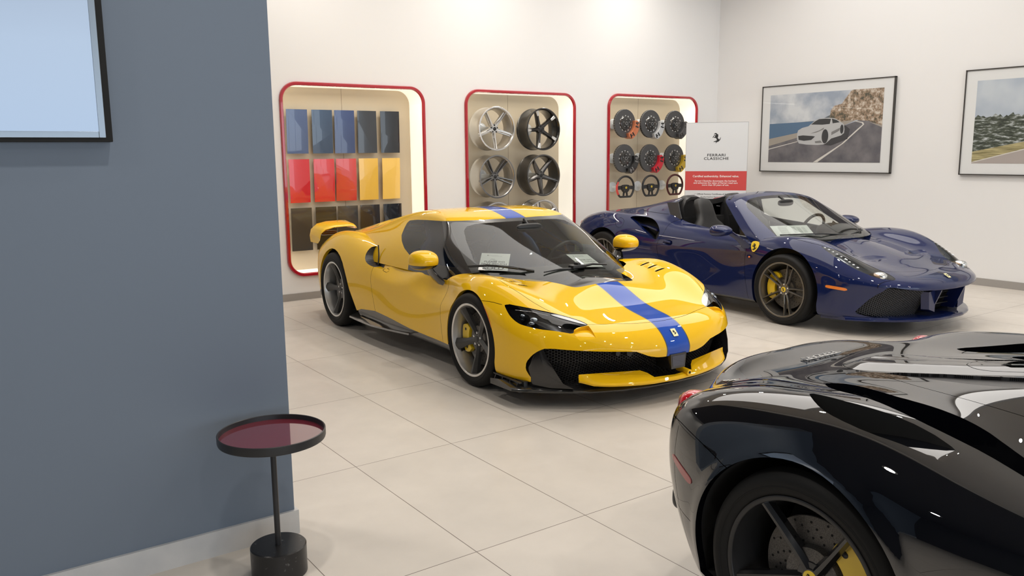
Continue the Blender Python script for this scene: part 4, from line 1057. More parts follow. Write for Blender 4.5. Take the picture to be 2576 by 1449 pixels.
L = [('sky_area', sky, [(PYL, 1.9), (PYR, 1.9), (PYR, PZT), (PYL, PZT)]),
     ('sea_area', sea, [(PYL, 1.75), (7.0, 1.85), (7.05, 2.058), (PYL, 2.040)]),
     ('far_hill', dist, [(7.55, 2.050), (7.30, 2.060), (7.12, 2.10), (7.00, 2.15), (6.9, 2.06)]),
     ('cliff_area', rock, [(7.053, 2.05), (7.028, 2.199), (6.981, 2.256), (6.866, 2.279), (6.83, 2.33), (6.791, 2.375), (6.74, 2.44), (6.715, PZT), (PYR, PZT), (PYR, 1.94), (6.435, 2.026), (6.642, 2.054), (6.815, 1.985)]),
     ('parapet_area', wallp, [(PYL, 1.700), (7.45, 1.860), (6.80, 1.990), (6.66, 2.054), (6.85, 2.040), (7.4, 1.925), (PYL, 1.82)]),
     ('road_area', road, [(PYL, PZB), (PYL, 1.715), (7.5, 1.845), (6.80, 1.985), (6.60, 2.046), (6.45, 2.035), (PYR, 1.955), (PYR, PZB)]),
     ('verge', wallp, [(PYR, 1.975), (PYR, 1.945), (6.45, 2.022), (6.50, 2.032)]),
     ('edge_line', line, [(PYL, 1.663), (PYL, 1.675), (7.55, 1.780), (7.55, 1.771)]),
     ('centre_line', line, [(7.278, PZB), (7.207, PZB), (6.80, 1.745), (6.571, 1.938), (6.511, 1.990), (6.53, 2.020), (6.66, 2.043), (6.66, 2.036), (6.55, 2.010), (6.535, 1.988), (6.60, 1.938), (6.84, 1.735)]),
     ('car_shadow', shad, [(7.55, 1.76), (7.0, 1.715), (6.75, 1.80), (6.72, 1.93), (6.80, 1.99), (6.9, 1.85)]),
     ('pictured_car', bodyc, [(7.560, 1.888), (7.545, 1.935), (7.48, 1.968), (7.378, 1.989), (7.335, 2.02), (7.276, 2.064), (7.21, 2.09), (7.14, 2.097), (7.05, 2.097), (6.96, 2.085), (6.885, 2.048), (6.816, 2.002), (6.802, 1.93), (6.807, 1.880), (6.85, 1.85), (7.0, 1.81), (7.08, 1.745), (7.118, 1.729), (7.222, 1.723), (7.40, 1.730), (7.525, 1.749), (7.558, 1.80)]),
     ('car_windscreen', darkc, [(7.335, 2.012), (7.27, 2.055), (7.208, 2.083), (7.10, 2.086), (7.02, 2.080), (7.035, 2.012), (7.15, 2.004)]),
     ('car_side_glass', darkc, [(7.005, 2.083), (6.93, 2.062), (6.88, 2.030), (6.99, 2.018)]),
     ('car_grille', darkc, [(7.54, 1.855), (7.46, 1.862), (7.30, 1.850), (7.26, 1.842), (7.32, 1.795), (7.44, 1.785), (7.53, 1.800)]),
     ('car_lamp', midc, [(7.34, 1.885), (7.24, 1.900), (7.13, 1.940), (7.12, 1.965), (7.20, 1.925)]),
     ('car_vent', midc, [(7.26, 1.775), (7.17, 1.785), (7.14, 1.755), (7.25, 1.750)]),
     ('car_wheel', darkc, [(7.10-.052*math.cos(a)+.0, 1.842+.098*math.sin(a)) for a in np.linspace(0, 2*math.pi, 24)[:-1]]),
     ('car_wheel_rear', darkc, [(6.842-.026*math.cos(a), 1.935+.062*math.sin(a)) for a in np.linspace(0, 2*math.pi, 20)[:-1]]),
     ('car_sill', midc, [(7.0, 1.86), (6.88, 1.92), (6.87, 1.955), (7.0, 1.90)])]
framed('framed photograph of a silver car on a coastal cliff road, beside the poster corner', 8.200, 6.105, 1.338, 2.592, L)
d0 = 8.050-5.068
trees = art((.1, .12, .08), 'trees')
tc = nd(trees, 'ShaderNodeTexCoord'); mp = nd(trees, 'ShaderNodeMapping'); mp.inputs['Scale'].default_value = (1, .28, 1.3); mp.inputs['Rotation'].default_value = (R(-5), 0, 0); lk(trees, tc.outputs['Object'], mp.inputs['Vector'])
lk(trees, ramp(trees, noise(trees, 28, 8, .7, vec=mp.outputs['Vector']), [(.36, (.012, .016, .016)), (.52, (.07, .085, .06)), (.64, (.50, .54, .55))]), bsdf(trees).inputs['Base Color'])
grass = art((.3, .28, .12), 'grass'); tc = nd(grass, 'ShaderNodeTexCoord'); mp = nd(grass, 'ShaderNodeMapping'); mp.inputs['Scale'].default_value = (1, .12, 2.5); mp.inputs['Rotation'].default_value = (R(12), 0, 0); lk(grass, tc.outputs['Object'], mp.inputs['Vector'])
lk(grass, ramp(grass, noise(grass, 30, 5, .6, vec=mp.outputs['Vector']), [(.35, (.16, .14, .06)), (.65, (.48, .42, .22))]), bsdf(grass).inputs['Base Color'])
tarm = art((.38, .34, .32), 'tarmac'); sky2 = art((.4, .45, .52), 'sky_pale'); lk(sky2, ramp(sky2, noise(sky2, 2, 3), [(.3, (.30, .36, .46)), (.7, (.50, .55, .60))]), bsdf(sky2).inputs['Base Color'])
Y1, Y0 = 5.068, 3.273
tt = [(Y1, 2.018)]+[(Y1-.018*(k+1), 2.03+.016*math.sin(k*.61)+.012*math.sin(k*1.73)+rng.uniform(-.010, .010)+.0006*k) for k in range(98)]+[(Y0, 2.06), (Y0, 1.86), (4.5, 1.735), (Y1, 1.615)]
L2 = [('sky_area', sky2, [(Y1, 1.9), (Y0, 1.9), (Y0, PZT), (Y1, PZT)]), ('tree_blur', trees, tt), ('grass_bank', grass, [(Y1, 1.620), (4.48, 1.735), (Y0, 1.90), (Y0, 1.80), (4.48, 1.645), (Y1, 1.490)]),
      ('road_area', tarm, [(Y1, PZB), (Y1, 1.492), (4.48, 1.647), (Y0, 1.80), (Y0, PZB)]), ('edge_line', line, [(Y1, 1.487), (4.48, 1.641), (Y0, 1.79), (Y0, 1.805), (4.48, 1.652), (Y1, 1.497)])]
framed('framed photograph of blurred trees beside a road, cut off by the right picture edge', 5.210, 3.115, 1.340, 2.590, L2)

# ------------------------------------------------------------------ screen on the partition
t = thing('wall_screen', 'large display screen with a painted-in pale blue reflection and dark frame on the slate partition', 'screen', (-.30, 3.40, 2.22))
put('casing', box(-.915, .897, -.052, .0, -.502, .50, .002), matte, t); put('bezel', [box(-.91, .8515, -.056, -.051, -.487, -.465, .0015), box(.852, .874, -.056, -.051, -.487, .49, .0015)], mat('blue_grey_bezel', (.30, .36, .43), .25, metal=.3), t)
scr = mat('reflection_glow_screen', (.10, .12, .15), .25, emit=(.37, .47, .63), estr=.80)  # emission stands in for a window reflected in the blank screen
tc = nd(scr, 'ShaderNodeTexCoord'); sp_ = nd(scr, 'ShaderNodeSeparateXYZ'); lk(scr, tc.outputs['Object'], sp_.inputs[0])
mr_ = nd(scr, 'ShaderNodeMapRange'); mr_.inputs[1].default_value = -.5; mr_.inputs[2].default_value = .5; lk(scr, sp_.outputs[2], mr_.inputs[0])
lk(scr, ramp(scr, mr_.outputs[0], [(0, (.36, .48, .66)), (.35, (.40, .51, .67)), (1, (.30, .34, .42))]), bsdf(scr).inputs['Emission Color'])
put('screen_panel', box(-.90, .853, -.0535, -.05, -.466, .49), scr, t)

# ------------------------------------------------------------------ side table
tb = mat('black_table_metal', (.022, .022, .024), .38); wine = mat('wine_red_lacquer', (.15, .018, .032), .08, coat=.9); speck = mat('black_marble', (.018, .018, .019), .28); speckle(speck, 60, (.014, .014, .015), (.14, .14, .14), .66, .78)
t = thing('side_table', 'round black side table with a wine-red tray top, in front of the slate partition', 'side table', (1.036, 3.100, 0))
put('base', xf(creased(lathe([(0, .120), (.106, .120), (.110, .116), (.110, .003), (.107, 0), (0, 0)], 72), 40), sc=np.array([1.0, 1.0, 1.0])), speck, t)
put('post', lathe([(.0115, .118), (.0115, .565)], 24), tb, t)
put('tray_rim', creased(lathe([(0, .560), (.198, .560), (.205, .563), (.207, .570), (.207, .596), (.204, .598), (.201, .596), (.200, .577)], 96), 40), tb, t)
put('tray_top', lathe([(0, .5775), (.2005, .5775)], 96), wine, t)
def yellow_car():
    t = thing('sports_car', 'yellow coupe with a blue centre stripe, parked before the paint sample niche', 'car', *POSE['y'])
    B = ybody(); Cb = ycabin()
    # raised rear haunch scoop: a soft hollow ahead of the side intake
    def hollow(s, c, rad, vec, p=2.0):
        V = s.V.copy(); ay = -np.abs(V[:, 1]); d = np.sqrt(((V[:, 0]-c[0])/rad[0])**2+((ay-c[1])/rad[1])**2+((V[:, 2]-c[2])/rad[2])**2)
        w = np.clip(1-d**2, 0, 1)**p; V[:, 0] += w*vec[0]; V[:, 1] += w*vec[1]*np.where(V[:, 1] > 0, -1, 1); V[:, 2] += w*vec[2]
        return Surf(V, s.F, None, s.M)
    B = hollow(B, (-1.38, -0.92, 0.72), (0.50, 0.22, 0.16), (0, 0.055, 0))
    B = hollow(B, (-0.62, -0.93, 0.62), (0.55, 0.25, 0.13), (0, 0.040, 0))
    # opening under the cabin
    i, B = cut(B, np.maximum(seg_sd(rnd([(0.02, -.55), (-0.35, -.72), (-1.5, -.70), (-1.75, -.5), (-1.75, .5), (-1.5, .70), (-0.35, .72), (0.02, .55)], 2), B.V[:, 0], B.V[:, 1]), 0.55-B.V[:, 2]))
    # mouth
    mouth = [(0, .326), (-.157, .326), (-.243, .345), (-.30, .370), (-.345, .388), (-.68, .408), (-.835, .417), (-.868, .39), (-.888, .36), (-.906, .31), (-.908, .26), (-.896, .22), (-.872, .172), (-.86, .05), (0, .05)]
    m2 = rnd(mouth, 1, closed=True, k=0.2); ay = -np.abs(B.V[:, 1])
    m2 = np.array([(0.2 if p[0] > -0.03 else p[0], p[1]) for p in m2])
    i, B = cut(B, np.maximum(seg_sd(m2, ay, B.V[:, 2]), 0.42-B.V[:, 0]))
    lip_in = wall(i, np.array([-0.05, 0, 0.0]), keep=lambda m: (m[:, 2] > 0.16))
    # sill: everything under this line is dark
    g = np.maximum(seg_sd([(-2.25, -0.1), (-2.25, .215), (-2.1, .222), (-1.95, .265), (-1.67, .290), (-1.35, .272), (-1.0, .245), (-.7, .236), (-.3, .233), (-.2, .23), (-.2, -.1)], B.V[:, 0], B.V[:, 2]), 0.5-np.abs(B.V[:, 1]))
    skirt, B = cut(B, g); skirt = skirt.moved(-skirt.N*0.012)
    under, B = cut(B, B.V[:, 2]-0.135)
    rb, B = cut(B, np.maximum(B.V[:, 0]+2.95, B.V[:, 2]-0.30))       # dark rear valance
    fb, B = cut(B, np.maximum(0.25-B.V[:, 0], B.V[:, 2]-0.178))
    archs = [arch_poly(-0.008, .333, .366, .366, -.31), [(-2.00, -.05), (-2.06, .234), (-2.10, .30), (-2.178, .42), (-2.22, .52), (-2.262, .585), (-2.32, .65), (-2.40, .705), (-2.48, .738), (-2.56, .755), (-2.64, .757), (-2.72, .742), (-2.80, .708), (-2.87, .655), (-2.93, .58), (-2.97, .50), (-3.0, .38), (-3.0, .25), (-2.96, -.05)]]
    B = archwork(B, archs, (yel, matte), t, zl=.24)
    skirt = [cut(cut(skirt, -seg_sd(archs[0], skirt.V[:, 0], skirt.V[:, 2]))[0], np.zeros(1))[0] if 0 else skirt][0]
    for P in archs: _, skirt = cut(skirt, seg_sd(P, skirt.V[:, 0], skirt.V[:, 2]))
    parts('side_skirt', skirt, carbon, t); put('underbody', under, carbon, t); parts('rear_valance', rb, carbon, t); parts('front_valance', fb, carbon, t)
    # headlights
    HL = [(.372, -.899, .650), (.43, -.912, .612), (.483, -.917, .580), (.545, -.911, .556), (.595, -.898, .543), (.698, -.844, .528), (.80, -.752, .517), (.872, -.682, .506), (.852, -.672, .528), (.844, -.641, .538), (.850, -.60, .548), (.852, -.548, .553), (.826, -.548, .561), (.782, -.563, .570), (.737, -.602, .583), (.66, -.708, .617), (.60, -.775, .632), (.50, -.852, .648)]
    i, B = split3(B, HL, it=1)
    parts('lamp_edge', wall(i, -i.N*0.03), matte, t)
    duct = [(.765, -.715, .57), (.80, -.64, .56), (.835, -.56, .555), (.86, -.545, .55), (.852, -.61, .545), (.845, -.655, .532), (.855, -.685, .519), (.84, -.71, .518)]
    drl = [(.66, -.735, .612), (.69, -.672, .612), (.737, -.596, .588), (.79, -.546, .570), (.856, -.535, .548), (.815, -.583, .561), (.765, -.643, .578), (.712, -.700, .597)]
    for sd, ii in ((-1, cut(i, i.V[:, 1])[0]), (1, cut(i, -i.V[:, 1])[0])):
        dr, rest = split3(ii, drl, it=1); du, cov = split3(rest, duct, it=1)
        hl = put('headlight', cov.moved(-cov.N*0.004), lampg, t)
        put('lamp_bowl', cov.moved(-cov.N*0.055), mat('lamp_dark', (0.02, 0.02, 0.022), 0.25, metal=0.3), hl)
        put('daytime_light_strip', [dr.moved(-dr.N*0.003), wall(dr, -dr.N*0.02)], mat('grey_light_guide', (0.42, 0.44, 0.46), 0.15, coat=1.0), hl)
        put('air_duct', [du.moved(-du.N*0.05)], matte, hl)
        for (x, y, z, rr, mm) in ((.55, -.853, .590, .026, silver), (.63, -.822, .575, .026, silver), (.56, -.87, .572, .018, silver), (.64, -.846, .556, .020, silver)):
            e = xf(ellipsoid(rr*1.3, rr, rr*0.7), (x-.01, -sd*-1*abs(y)*1 if 0 else sd*abs(y), z)); put('projector_lens', e, mat('projector', (0.25, 0.28, 0.32), 0.06, metal=0.9), hl)
        bar = tube([(.47, sd*.868, .622), (.57, sd*.80, .618), (.66, sd*.735, .600)], 0.0045, 8); put('chrome_trim', bar, silver, hl)
    # angular outlet below the lamp: deep at the duct, running out to the bumper face
    i, B = split3(B, [(.853, -.684, .515), (.850, -.60, .545), (.858, -.552, .553), (.962, -.572, .478), (.915, -.664, .468)], it=0, rng=.08)
    e0, e1 = np.array([.962, -.572, .478]), np.array([.915, -.664, .468]); ed_ = (e1-e0)/np.linalg.norm(e1-e0); U = i.V*np.array([1, 1, 1.0]); U[:, 1] = -np.abs(U[:, 1]); dd = np.linalg.norm(np.cross(U-e0, ed_), axis=1)
    v = -i.N*(np.clip(dd-.004, 0, .12)/.12*.030)[:, None]; f = i.moved(v); parts('lamp_outlet', [Surf(f.V, f.F), wall(i, v)], yel, t)
    # side intake: the skin turns inwards from the door's rear edge to a mesh-filled mouth
    IO = [(-1.945, -.876, .800), (-1.94, -.84, .845), (-1.86, -.83, .865), (-1.72, -.83, .855), (-1.58, -.85, .805), (-1.50, -.872, .73), (-1.55, -.90, .685), (-1.68, -.92, .672), (-1.84, -.92, .680), (-1.925, -.905, .725)]
    i, B = split3(B, IO, it=2); k = np.clip((-1.50-i.V[:, 0])/.36, 0, 1)**1.3; v = np.stack([0*k, -np.sign(i.V[:, 1])*.125*k, 0*k], 1); wl = wall(i, v); fl = i.moved(v); fl = Surf(fl.V, fl.F)
    mw, yw = cut(wl, wl.V[:, 0]+1.72); ms, fy = cut(fl, fl.V[:, 0]+1.655)
    si = parts('side_intake', [fy, yw], yel, t)[0]; parts('intake_mesh', [ms, mw], hexmesh('intake_honeycomb', 75), si)
    for sd in (-1, 1): put('intake_vane', tube([(-1.80, sd*.835, .855), (-1.775, sd*.845, .77), (-1.76, sd*.86, .685)], 0.006, 8), satin, si)
    # hood vents: three slits on each side
    for x0 in (.030, .130, .228):
        yc = .682-.12*x0
        B = chamfer(B, [(x0-.085, -yc-.045), (x0-.085, -yc+.030), (x0+.006, -yc+.052), (x0+.016, -yc-.050)], -.20, .010, plane='xy', it=1, cond=lambda V: V[:, 2] > .5)
        sl = [(x0+.004, -yc-.040), (x0-.006, -yc+.046), (x0+.014, -yc+.050), (x0+.020, -yc-.046)]
        i, B = cut(B, np.maximum(seg_sd(sl, B.V[:, 0], -np.abs(B.V[:, 1])), .5-B.V[:, 2])); v = np.array([0, 0, -.02]); parts('hood_vent', [i.moved(v), wall(i, v)], matte, t, 4)
    # cowl panel between windscreen and bonnet, darker and glossy
    CW = [(-.36, -.72), (-.20, -.56), (.0, -.40), (.20, -.325), (.335, -.290), (.362, -.25), (.372, 0)]
    Pc = CW + [(x, -y) for x, y in CW[::-1][1:]]
    cw, B = cut(B, np.maximum(seg_sd(rnd(Pc, 2), B.V[:, 0], B.V[:, 1]), 0.6-B.V[:, 2]))
    V = cw.V.copy(); k = np.clip((0.40-V[:, 0])/0.12, 0, 1); V[:, 2] -= 0.02*np.sin(k*math.pi/2); cwl = wall(cw, np.array([0, 0, -0.022])); put('cowl_panel', [Surf(V, cw.F), cwl], blackg, t)
    # blue stripe with dark edges on bonnet and nose
    st, B = cut(B, np.maximum(np.abs(B.V[:, 1]-0.005)-0.106, -B.V[:, 0]))
    ed, st = cut(st, 0.097-np.abs(st.V[:, 1]-0.005))
    # shut lines
    gaps = []
    for pts, pl, cond in (([(-.30, -.62, .77), (-.053, -.765, .791), (.20, -.80, .75), (.315, -.80, .734), (.499, -.775, .681), (.600, -.735, .64), (.652, -.705, .62)], 'xy', lambda V: V[:, 2] > .5),
                          ([(.150, -.95, .651), (.265, -.92, .658), (.372, -.90, .650)], 'xz', lambda V: (V[:, 1] < -.8)),
                          ([(-.62, 0, .80), (-.47, 0, .70), (-.50, 0, .627), (-.522, 0, .539), (-.503, 0, .436), (-.476, 0, .333), (-.44, 0, .20)], 'xz', lambda V: V[:, 1] < -.6),
                          ([(-1.54, 0, .944), (-1.60, 0, .90), (-1.68, 0, .84), (-1.73, 0, .72), (-1.745, 0, .58), (-1.72, 0, .45), (-1.66, 0, .28)], 'xz', lambda V: (V[:, 1] < -.6)),
                          ([(-1.60, 0, .655), (-1.568, 0, .679), (-1.50, 0, .668), (-1.527, 0, .644), (-1.60, 0, .655)], 'xz', lambda V: V[:, 1] < -.8)):
        gp, B = gap(B, pts, plane=pl, cond=cond, it=2 if len(pts) != 5 else 0); gaps.append(gp)
        if pl == 'xy': pass
    he = [(.840, -.545), (.885, -.40), (.935, -.25), (.957, -.09), (.962, .0)]
    hc = lambda V: (V[:, 0] > .5) & (V[:, 2] > .45)
    gp, B = gap(B, he, plane='xy', cond=hc); gaps.append(gp)
    gp, st = gap(st, he, plane='xy', cond=hc); gaps.append(gp)
    put('shut_lines', gaps, gapm, t)
    # painted shell: hood, doors, bumper, rear quarter as panels
    hood, rest = cut(B, np.maximum(seg_sd([(-.31, -.615), (-.053, -.765), (.20, -.80), (.315, -.80), (.499, -.775), (.600, -.735), (.652, -.705)]+he+[(p[0], -p[1]) for p in he[::-1][1:]]+[(.652, .705), (.600, .735), (.499, .775), (.315, .80), (.20, .80), (-.053, .765), (-.31, .615)], B.V[:, 0], B.V[:, 1]), 0.5-B.V[:, 2]))
    door, rest = cut(rest, np.maximum(seg_sd([(-.62, .80), (-.47, .70), (-.522, .539), (-.476, .333), (-.44, .1), (-1.66, .1), (-1.66, .28), (-1.745, .58), (-1.73, .72), (-1.68, .84), (-1.54, .944), (-1.2, .9)], rest.V[:, 0], rest.V[:, 2]), .6-np.abs(rest.V[:, 1])))
    bump_, rest = cut(rest, 0.15-rest.V[:, 0])
    parts('body_shell', rest, yel, t); h = put('bonnet', hood, yel, t); put('bumper', [bump_, lip_in], yel, t)
    for sd in (-1, 1):
        d = put('door', cut(door, sd*-door.V[:, 1])[0], yel, t)
    put('bonnet_stripe', st, ybl, t); parts('stripe_edge', ed, ybl2, t)
    # cabin
    zr = [(-3.3, 1.4), (-3.3, 0.0)]
    Pb = [(-1.50, .60), (-1.511, .927), (-1.551, .955), (-1.594, 1.016), (-1.608, 1.055), (-1.59, 1.078), (-1.45, 1.093), (-1.284, 1.101), (-1.035, 1.108), (-.965, 1.112), (-.85, 1.1150), (-.815, 1.118), (-.75, 1.16), (0.6, 1.16), (0.6, 0.5), (-1.2, .5), (-1.30, .60)]
    Pb = [(-1.15, .3), (-1.22, .815), (-1.367, .862), (-1.48, .915), (-1.551, .958), (-1.594, 1.016), (-1.610, 1.055), (-1.59, 1.078), (-1.45, 1.093), (-1.284, 1.101), (-1.035, 1.108), (-.965, 1.112), (-.85, 1.1150), (-.815, 1.118), (-.75, 1.16), (0.6, 1.16), (0.6, 0.3)]
    blk, roof = cut(Cb, seg_sd(Pb, Cb.V[:, 0], Cb.V[:, 2]))
    _, blk = cut(blk, blk.V[:, 2]-0.70)
    ws, sidez = cut(blk, (-0.39+(blk.V[:, 2]-.784)*(-.562/.328))-blk.V[:, 0])
    pil, sg = cut(sidez, (-0.47+(sidez.V[:, 2]-.784)*(-.565/.324))-sidez.V[:, 0])
    belt, sg = cut(sg, sg.V[:, 2]-np.interp(sg.V[:, 0], [-1.5, -1.3, -1.0, -.5], [.875, .822, .803, .795]))
    # dark frit border inside the windscreen
    frit, wsg = cut(ws, np.maximum(-seg_sd(rnd([(-.60, .80), (-.575, 1.03), (-.50, 1.085), (-.25, 1.097), (.25, 1.097), (.50, 1.085), (.575, 1.03), (.60, .80), (.55, .60), (-.55, .60)], 1), ws.V[:, 1]*np.interp(ws.V[:, 2], [.75, 1.1], [.86, 1.06]), ws.V[:, 2]), 0.0*ws.V[:, 0]-1))
    w = put('windscreen', wsg, glassf, t); put('windscreen_border', frit, mat('frit', (0.03, 0.034, 0.036), 0.3, coat=0.8, coat_rough=0.0), w)
    for sd in (-1, 1):
        put('side_window', cut(sg, sd*-sg.V[:, 1])[0], glasss, t)
        put('pillar', [cut(pil, sd*-pil.V[:, 1])[0], wall(cut(pil, sd*-pil.V[:, 1])[0], -cut(pil, sd*-pil.V[:, 1])[0].N*0.01)], blackg, t)
    parts('belt_trim', belt, blackg, t)
    _, roof = cut(roof, roof.V[:, 2]-0.70)
    rs, roof = cut(roof, np.maximum(np.abs(roof.V[:, 1]+0.01)-0.099, 0.95-roof.V[:, 2])); re_, rs = cut(rs, 0.093-np.abs(rs.V[:, 1]+0.01))
    gp, roof = cut(roof, np.where((roof.V[:, 2] > 1.13) & (np.abs(roof.V[:, 1]) < .60), line_d([(-1.115, -.6), (-1.135, 0), (-1.115, .6)], roof.V[:, 0], roof.V[:, 1])-.002, 1.0))
    fl, roof = cut(roof, np.where(np.abs(roof.V[:, 1]) > .5, np.abs(line_d([(-2.06, .93), (-2.07, .985), (-1.98, 1.035), (-1.90, 1.045)], roof.V[:, 0], roof.V[:, 2]))-.0018, 1.0))
    put('roof', [roof, gp.setm(1), fl.setm(1)], (yel, gapm), t); put('roof_stripe', [rs, re_.setm(1)], (ybl, ybl2), t)
    inner, _ = cut(Cb, 0.72-Cb.V[:, 2]); inner, _ = cut(roof, -1+0*roof.V[:, 0]); put('headlining', inner.moved(-inner.N*0.025), greyt, t)
    # interior
    tub = [box(-1.90, 0.20, -.78, .78, .16, .20), box(-1.75, -.40, -.80, -.76, .18, .725), box(-1.75, -.40, .76, .80, .18, .725), box(-1.80, -1.55, -.60, .60, .18, .80)]
    put('cabin_tub', tub, mat('cabin_black', (0.018, 0.018, 0.018), 0.7), t)
    dash = loft([[(min(x, .08-.60*(abs(y)/.8)**2.4+(.0 if x > 0 else -.0)) if x > -.2 else x, y, z-(.02 if x > .1 else 0)) for x, z in ((.16, .60), (.12, .735), (-.10, .762), (-.30, .772), (-.42, .74), (-.45, .62), (-.40, .5), (.1, .5))] for y in (-.74, -.68, -.6, -.5, -.35, -.18, 0, .18, .35, .5, .6, .68, .74)], sharp=50)
    d = put('dashboard', dash, mat('dash_alcantara', (0.03, 0.03, 0.03), 0.8), t)
    put('instrument_hood', xf(ellipsoid(.17, .17, .07, 2.6), (-.36, .36, .775)), mat('dash_alcantara'), d)
    s = steering_s(0.175); sh = steering_hub(0.175); rt = rotz(R(90))@rotx(R(22))
    stw = put('steering_wheel', xf(s, (-.62, .36, .755), rotz(R(-90))@rotx(R(-22))), satin, t); put('steering_boss', xf(sh, (-.62, .36, .755), rotz(R(-90))@rotx(R(-22))), satin, stw)
    sb = mat('blue_seat_cloth', (0.03, 0.16, 0.55), 0.6)
    film = carglass('plastic_film', (0.88, 0.90, 0.93), 0.95)
    for sd in (-1, 1):
        ss = xf(seat_s(0.52), (-1.10, sd*.36, .17)); se = put('seat', ss, sb, t)
        fv = ss.V+ss.N*(0.014+0.010*np.sin(ss.V[:, [1]]*60+ss.V[:, [2]]*43)*np.sin(ss.V[:, [0]]*71+1.3*ss.V[:, [2]]*37)); put('plastic_cover', Surf(fv, ss.F), film, se)
    rv = put('rear_view_mirror', [xf(ellipsoid(.022, .125, .036, 3), (-.66, 0.02, 1.045)), tube([(-.66, .02, 1.05), (-.74, .02, 1.11)], .012)], satin, t)
    # door mirrors
    for sd in (-1, 1):
        sh, gl = mirror_s(0.225, 0.15, 0.15); g0, sh_low = cut(sh, -0.03-sh.V[:, 2])
        c = (-.61, sd*1.005, .858)
        mr = put('door_mirror', xf(g0 if sd < 0 else g0.mirrored(), c), yel, t)
        put('mirror_base', [xf(sh_low if sd < 0 else sh_low.mirrored(), c)], blackg, mr); put('mirror_glass', xf(gl, c), mat('mirror_glass', (0.8, 0.8, 0.8), 0.0, metal=1.0), mr)
        arm = loft([[(x0+dx*k, sd*y, z+dz) for dx, dz in ((-.065, -.0), (-.035, .028), (.04, .028), (.07, 0), (.04, -.028), (-.035, -.028))] for x0, y, z, k in ((-.63, .955, .825, .9), (-.62, .935, .77, .85), (-.60, .905, .72, .95), (-.59, .865, .685, 1.1))], sharp=60)
        put('mirror_arm', arm, blackg, mr)
    # wipers
    w = put('wiper', tube([(-.04, -.36, .785), (-.10, -.47, .805), (-.20, -.58, .82)], [.010, .008, .006], 8), satin, t)
    put('wiper_blade', loft([[(x+dx, y, z+dz) for dx, dz in ((-.012, 0), (-.006, .016), (.008, .016), (.014, 0))] for x, y, z in ((-.375, -.735, .805), (-.27, -.625, .815), (-.16, -.52, .808), (-.06, -.43, .790))], sharp=40), satin, w)
    w = put('wiper', [tube([(.035, -.05, .785), (.03, -.18, .79), (.03, -.32, .780)], [.010, .007, .005], 8), tube([(.035, .03, .795), (.03, .14, .805), (.03, .28, .79)], [.012, .009, .006], 8)], satin, t)
    put('wiper_joint', [box(-.005, .06, -.07, .05, .785, .812, .006), box(.0, .05, -.02, .01, .80, .83, .004)], satin, w)
    # nose: grille mesh, vanes, splitter, painted lip, camera housing
    def px(y, z): return np.interp(np.abs(y), [0, .3, .6, .8, .95], [1.055, 1.035, .93, .795, .62])-0.09-np.clip(.30-z, 0, .2)*.35
    pm = np.array(mouth); ins = lambda u, v: (seg_sd(m2, -np.abs(u), v) < 0.004) & (v > .15) & (np.abs(u) < .86)
    hs = hexgrid(-.88, .88, .14, .43, .0215, ins); g = put('grille', strands(hs, lambda u, v: np.stack([px(u, v), u, v], 1), .0028, .010), mat('grille_black', (.035, .035, .036), .35), t)
    u, v = np.meshgrid(np.linspace(-.9, .9, 60), np.linspace(.12, .43, 6), indexing='ij'); put('grille_backing', grid(np.stack([px(u, v)-.06, u, v], -1)), matte, g)
    for sd in (-1, 1):
        vane = loft([[(x, sd*y, z) for x, y in P2] for z, P2 in ((.150, ((.90, .70), (.80, .80), (.70, .885), (.64, .885), (.62, .80), (.80, .68))), (.19, ((.865, .765), (.79, .825), (.70, .890), (.62, .89), (.60, .80), (.78, .73))), (.27, ((.825, .800), (.775, .84), (.70, .893), (.62, .893), (.60, .80), (.75, .77))), (.345, ((.78, .825), (.755, .85), (.71, .880), (.64, .88), (.60, .80), (.73, .79))), (.405, ((.755, .840), (.74, .855), (.72, .868), (.66, .868), (.62, .80), (.71, .80))))], sharp=60)
        put('bumper_vane', vane, blackg, t)
    def plan(y, k=0.0): return np.interp(np.abs(y), [0, .2, .4, .6, .75, .85, .93, .99, 1.03], [1.075, 1.065, 1.025, .95, .855, .775, .70, .63, .56])+k
    ys = np.linspace(-1.0, 1.0, 61)
    spl = loft([[(plan(y, .0), y, .118), (plan(y, .004), y, .128), (plan(y, -.01), y, .142), (plan(y, -.16)*1.0, y, .165+.0*y), (plan(y, -.26), y, .150), (plan(y, -.26), y, .112)] for y in ys], sharp=50)
    put('front_splitter', spl, carbon, t)
    for sd in (-1, 1):
        # side winglet with three slots
        fr = prism([(.34, .118), (.345, .178), (.60, .168), (.84, .196), (.80, .150), (.62, .115)], .02, 'y', at=0); 
        P = [box(.335, .66, -.008, .008, .172, .180), box(.335, .66, -.012, .012, .112, .120)]+[xf(box(-.004, .004, -.008, .03, -.03, .03), (x, 0, .146), roty(R(28))) for x in (.35, .44, .53, .62)]
        put('splitter_vane', [xf(q, (0, sd*.955-sd*(.0), 0), None) for q in P]+[box(.335, .66, min(sd*.90, sd*.93), max(sd*.90, sd*.93), .112, .18)], satin, t)
    secs = []
    for y in (-.665, -.655, -.63, -.60, -.55, -.5, -.4, -.3, -.24, -.20, -.17, -.1, 0, .1, .17, .20, .24, .3, .4, .5, .55, .60, .63, .655, .665):
        a_ = abs(y); xf_ = np.interp(a_, [0, .2, .4, .5, .58, .62, .655, .665], [1.128, 1.118, 1.078, 1.045, 1.005, .965, .922, .912]); zf = np.interp(a_, [0, .3, .6, .66], [.178, .182, .198, .215])
        xr = np.interp(a_, [0, .17, .22, .66], [xf_-.035, xf_-.040, 1.02, .902]); zr = np.interp(a_, [0, .17, .22, .66], [zf+.006, zf+.008, .230, .242])
